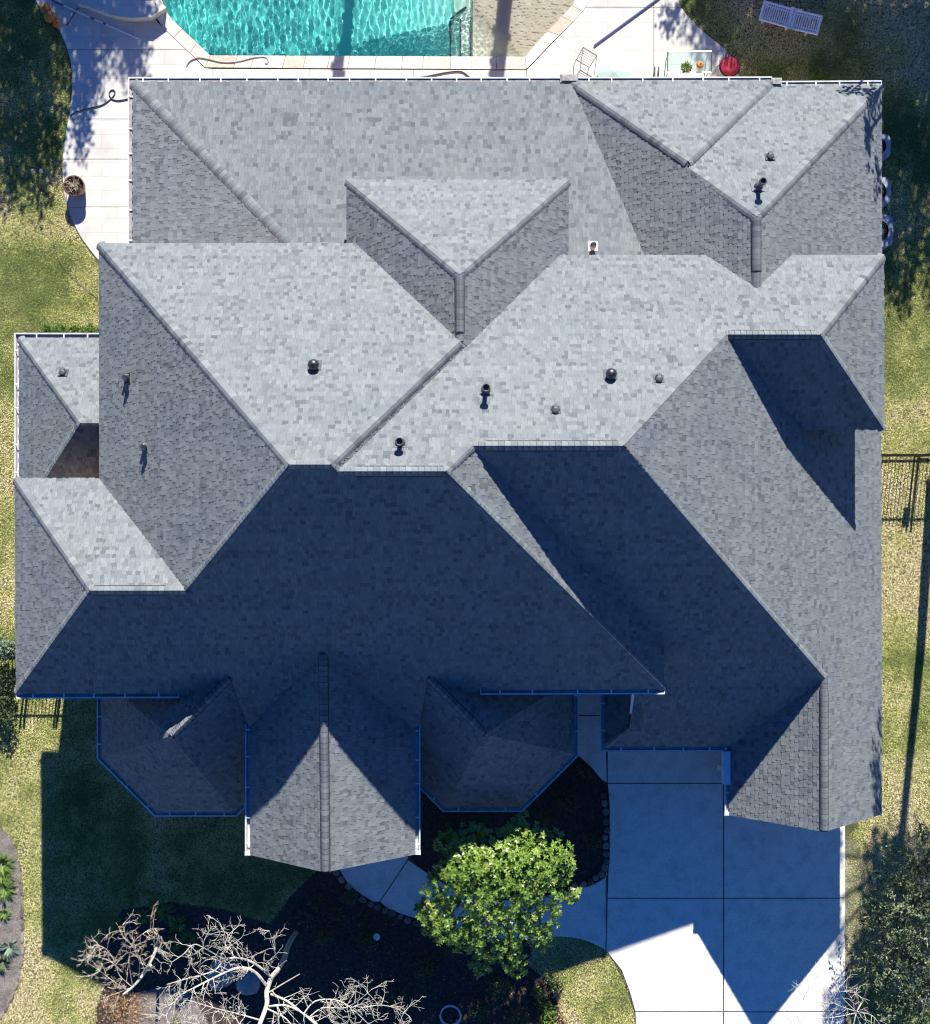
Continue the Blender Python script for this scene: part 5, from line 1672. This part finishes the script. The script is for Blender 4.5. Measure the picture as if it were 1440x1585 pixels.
# air conditioning condensers
def condenser(px, py, w_, d_, label):
    h = .85; r = (HC - h) / UD
    c = P3(px, py, r); root = empty("air_conditioner", (c.x, c.y, 0)); tag(root, label, "air conditioner", "air conditioners")
    b = MB()
    n = 28; rr = []
    for k in range(n):
        t = 2 * math.pi * k / n
        e = .45
        rr.append((math.copysign(abs(math.cos(t)) ** e, math.cos(t)) * w_ / 2, math.copysign(abs(math.sin(t)) ** e, math.sin(t)) * d_ / 2))
    vs = [(x, y, z) for z in (0, h) for x, y in rr]
    b.add(vs, [(k, (k + 1) % n, n + (k + 1) % n, n + k) for k in range(n)]); b.build("casing", M['acpaint'], root)
    b = MB(); ir = [(math.cos(2 * math.pi * k / n) * w_ * .36, math.sin(2 * math.pi * k / n) * d_ * .36) for k in range(n)]
    vs = [(x, y, h) for x, y in rr] + [(x, y, h + .02) for x, y in ir]; b.add(vs, [(k, (k + 1) % n, n + (k + 1) % n, n + k) for k in range(n)]); b.build("top_panel", M['acpaint'], root)
    b = MB(); b.add([(x, y, h - .18) for x, y in ir] + [(x, y, h + .02) for x, y in ir], [list(range(n))] + [(k, (k + 1) % n, n + (k + 1) % n, n + k) for k in range(n)]); b.build("fan_well", M['iron'], root)
    b = MB()
    for k in range(4):
        b.box((math.cos(k * 1.57) * w_ * .16, math.sin(k * 1.57) * w_ * .16, h - .08), (w_ * .26, .12, .01), Matrix.Rotation(k * 1.57, 3, 'Z') @ Matrix.Rotation(.35, 3, 'X'))
    b.build("fan", M['pipe'], root)
    b = MB()
    for k in range(1, 6):
        m_ = 24; f = k / 6
        b.tube([(math.cos(2 * math.pi * j / m_) * w_ * .36 * f, math.sin(2 * math.pi * j / m_) * d_ * .36 * f, h + .015) for j in range(m_ + 1)], .006, 4)
    b.build("grille", M['pipe'], root)
condenser(1355, 226, .92, .74, "condenser nearest the top of three by the right wall")
condenser(1355, 296, .92, .86, "middle condenser of three by the right wall")
condenser(1357, 357, 1.0, .96, "largest and lowest condenser of three by the right wall")

# iron fences
def fence(px0, px1, py, label, step=.105, h=1.5, posts=()):
    A, B = G(px0, py, 0), G(px1, py, 0)
    root = empty("iron_fence", (0, 0, 0)); tag(root, label, "fence")
    L_ = (B - A).length; u = (B - A).normalized()
    for z in (.12, h - .14):
        b = MB(); b.box((A + B) / 2 + Vector((0, 0, z)), (L_, .035, .04), Matrix.Rotation(math.atan2(u.y, u.x), 3, 'Z')); b.build("rail", M['iron'], root)
    k = int(L_ / step)
    me0 = None
    for i in range(k + 1):
        p = A + u * (i * step)
        if me0 is None:
            b = MB(); b.box((0, 0, h / 2), (.018, .018, h)); o = b.build("picket", M['iron'], root); me0 = o.data
        else:
            o = link(bpy.data.objects.new("picket", me0), root)
        o.location = p
    for px in posts:
        p = G(px, py, 0); b = MB(); b.box(p + Vector((0, 0, h * .54)), (.06, .06, h * 1.08)); b.build("post", M['iron'], root)
    return root
fr = fence(1345, 1475, 706, "black iron picket fence with gate posts right of the house", posts=(1416, 1423))
fl_ = fence(-60, 118, 1010, "black iron picket fence hidden by the left wing throwing its shadow on the lawn", posts=(44, 50, 96, 100))
b = MB(); b.box(G(99, 1010, .95), (.12, .06, .28)); b.build("gate_latch", M['iron'], fl_)
b = MB(); b.box(G(1431, 712, 1.2), (.2, .1, .35)); b.build("gate_latch", M['iron'], fr)

# small things in the beds
def ring(px, py, R, label):
    root_c = G(px, py, 0); b = MB(); rg = np.random.default_rng(6)
    for k in range(4):
        n = 30; rr = R * (1 + rg.normal(0, .03)); ox, oy = rg.normal(0, .012, 2)
        b.tube([root_c + Vector((math.cos(6.2832 * j / n) * rr + ox, math.sin(6.2832 * j / n) * rr * .97 + oy, .03 + k * .022 + .01 * math.sin(j))) for j in range(n + 1)], .015, 5)
    tag(b.build("hose_coil", M['white'], None, True), label, "hose")
ring(697, 1571, .30, "coiled pale hose lying in the dark bed below the green tree")
b = MB(); c = G(584, 1446, 0)
b.lathe([(.03, 0), (.03, .28), (.10, .30), (.105, .33), (.06, .36), (.01, .37)], tuple(c), 16); tag(b.build("garden_light", M['white'], None, False), "small round pale garden light in the dark bed below the walkway", "light")
for i, (px, py) in enumerate(((55, 268), (68, 268))):
    b = MB(); c = G(px, py, 0); b.lathe([(.01, 0), (.012, .3), (.05, .31), (.055, .34), (.02, .37)], tuple(c), 12)
    tag(b.build("solar_light", M['white']), ["left one of two white stake lights on the left lawn", "right one of two white stake lights on the left lawn"][i], "light")
def rock(px, py, rx, ry, h, label, seed):
    rg = np.random.default_rng(seed); b = MB(); n, m = 14, 6; vs, fs = [], []
    ph = rg.uniform(0, 6, 6)
    for j in range(m + 1):
        e = math.pi / 2 * j / m
        for k in range(n):
            t = 6.2832 * k / n; w_ = 1 + .12 * math.sin(2 * t + ph[0]) + .08 * math.sin(3 * t + ph[1] + j) + .05 * math.sin(5 * t + ph[2])
            vs.append((math.cos(t) * rx * math.cos(e) * w_ + .001 * k, math.sin(t) * ry * math.cos(e) * w_, h * math.sin(e) ** .7 - .03))
    for j in range(m):
        for k in range(n): fs.append((j * n + k, j * n + (k + 1) % n, (j + 1) * n + (k + 1) % n, (j + 1) * n + k))
    b.add(vs, fs); o = b.build("boulder", M['boulder'], None, True); o.location = G(px, py, 0); tag(o, label, "boulder")
rock(343, 1505, .42, .55, .45, "rounded grey boulder in the shaded bed under the bare tree's left limbs", 3)
rock(385, 1520, .40, .38, .35, "smaller grey boulder between the large one and the bare tree trunk", 4)
curve_thing("drip_line", [(63, 285, .03), (70, 320, .03), (78, 350, .03), (90, 400, .03), (112, 430, .03), (152, 463, .03)], .008, M['hose'], "thin dark line lying across the left lawn towards the house", "cable")
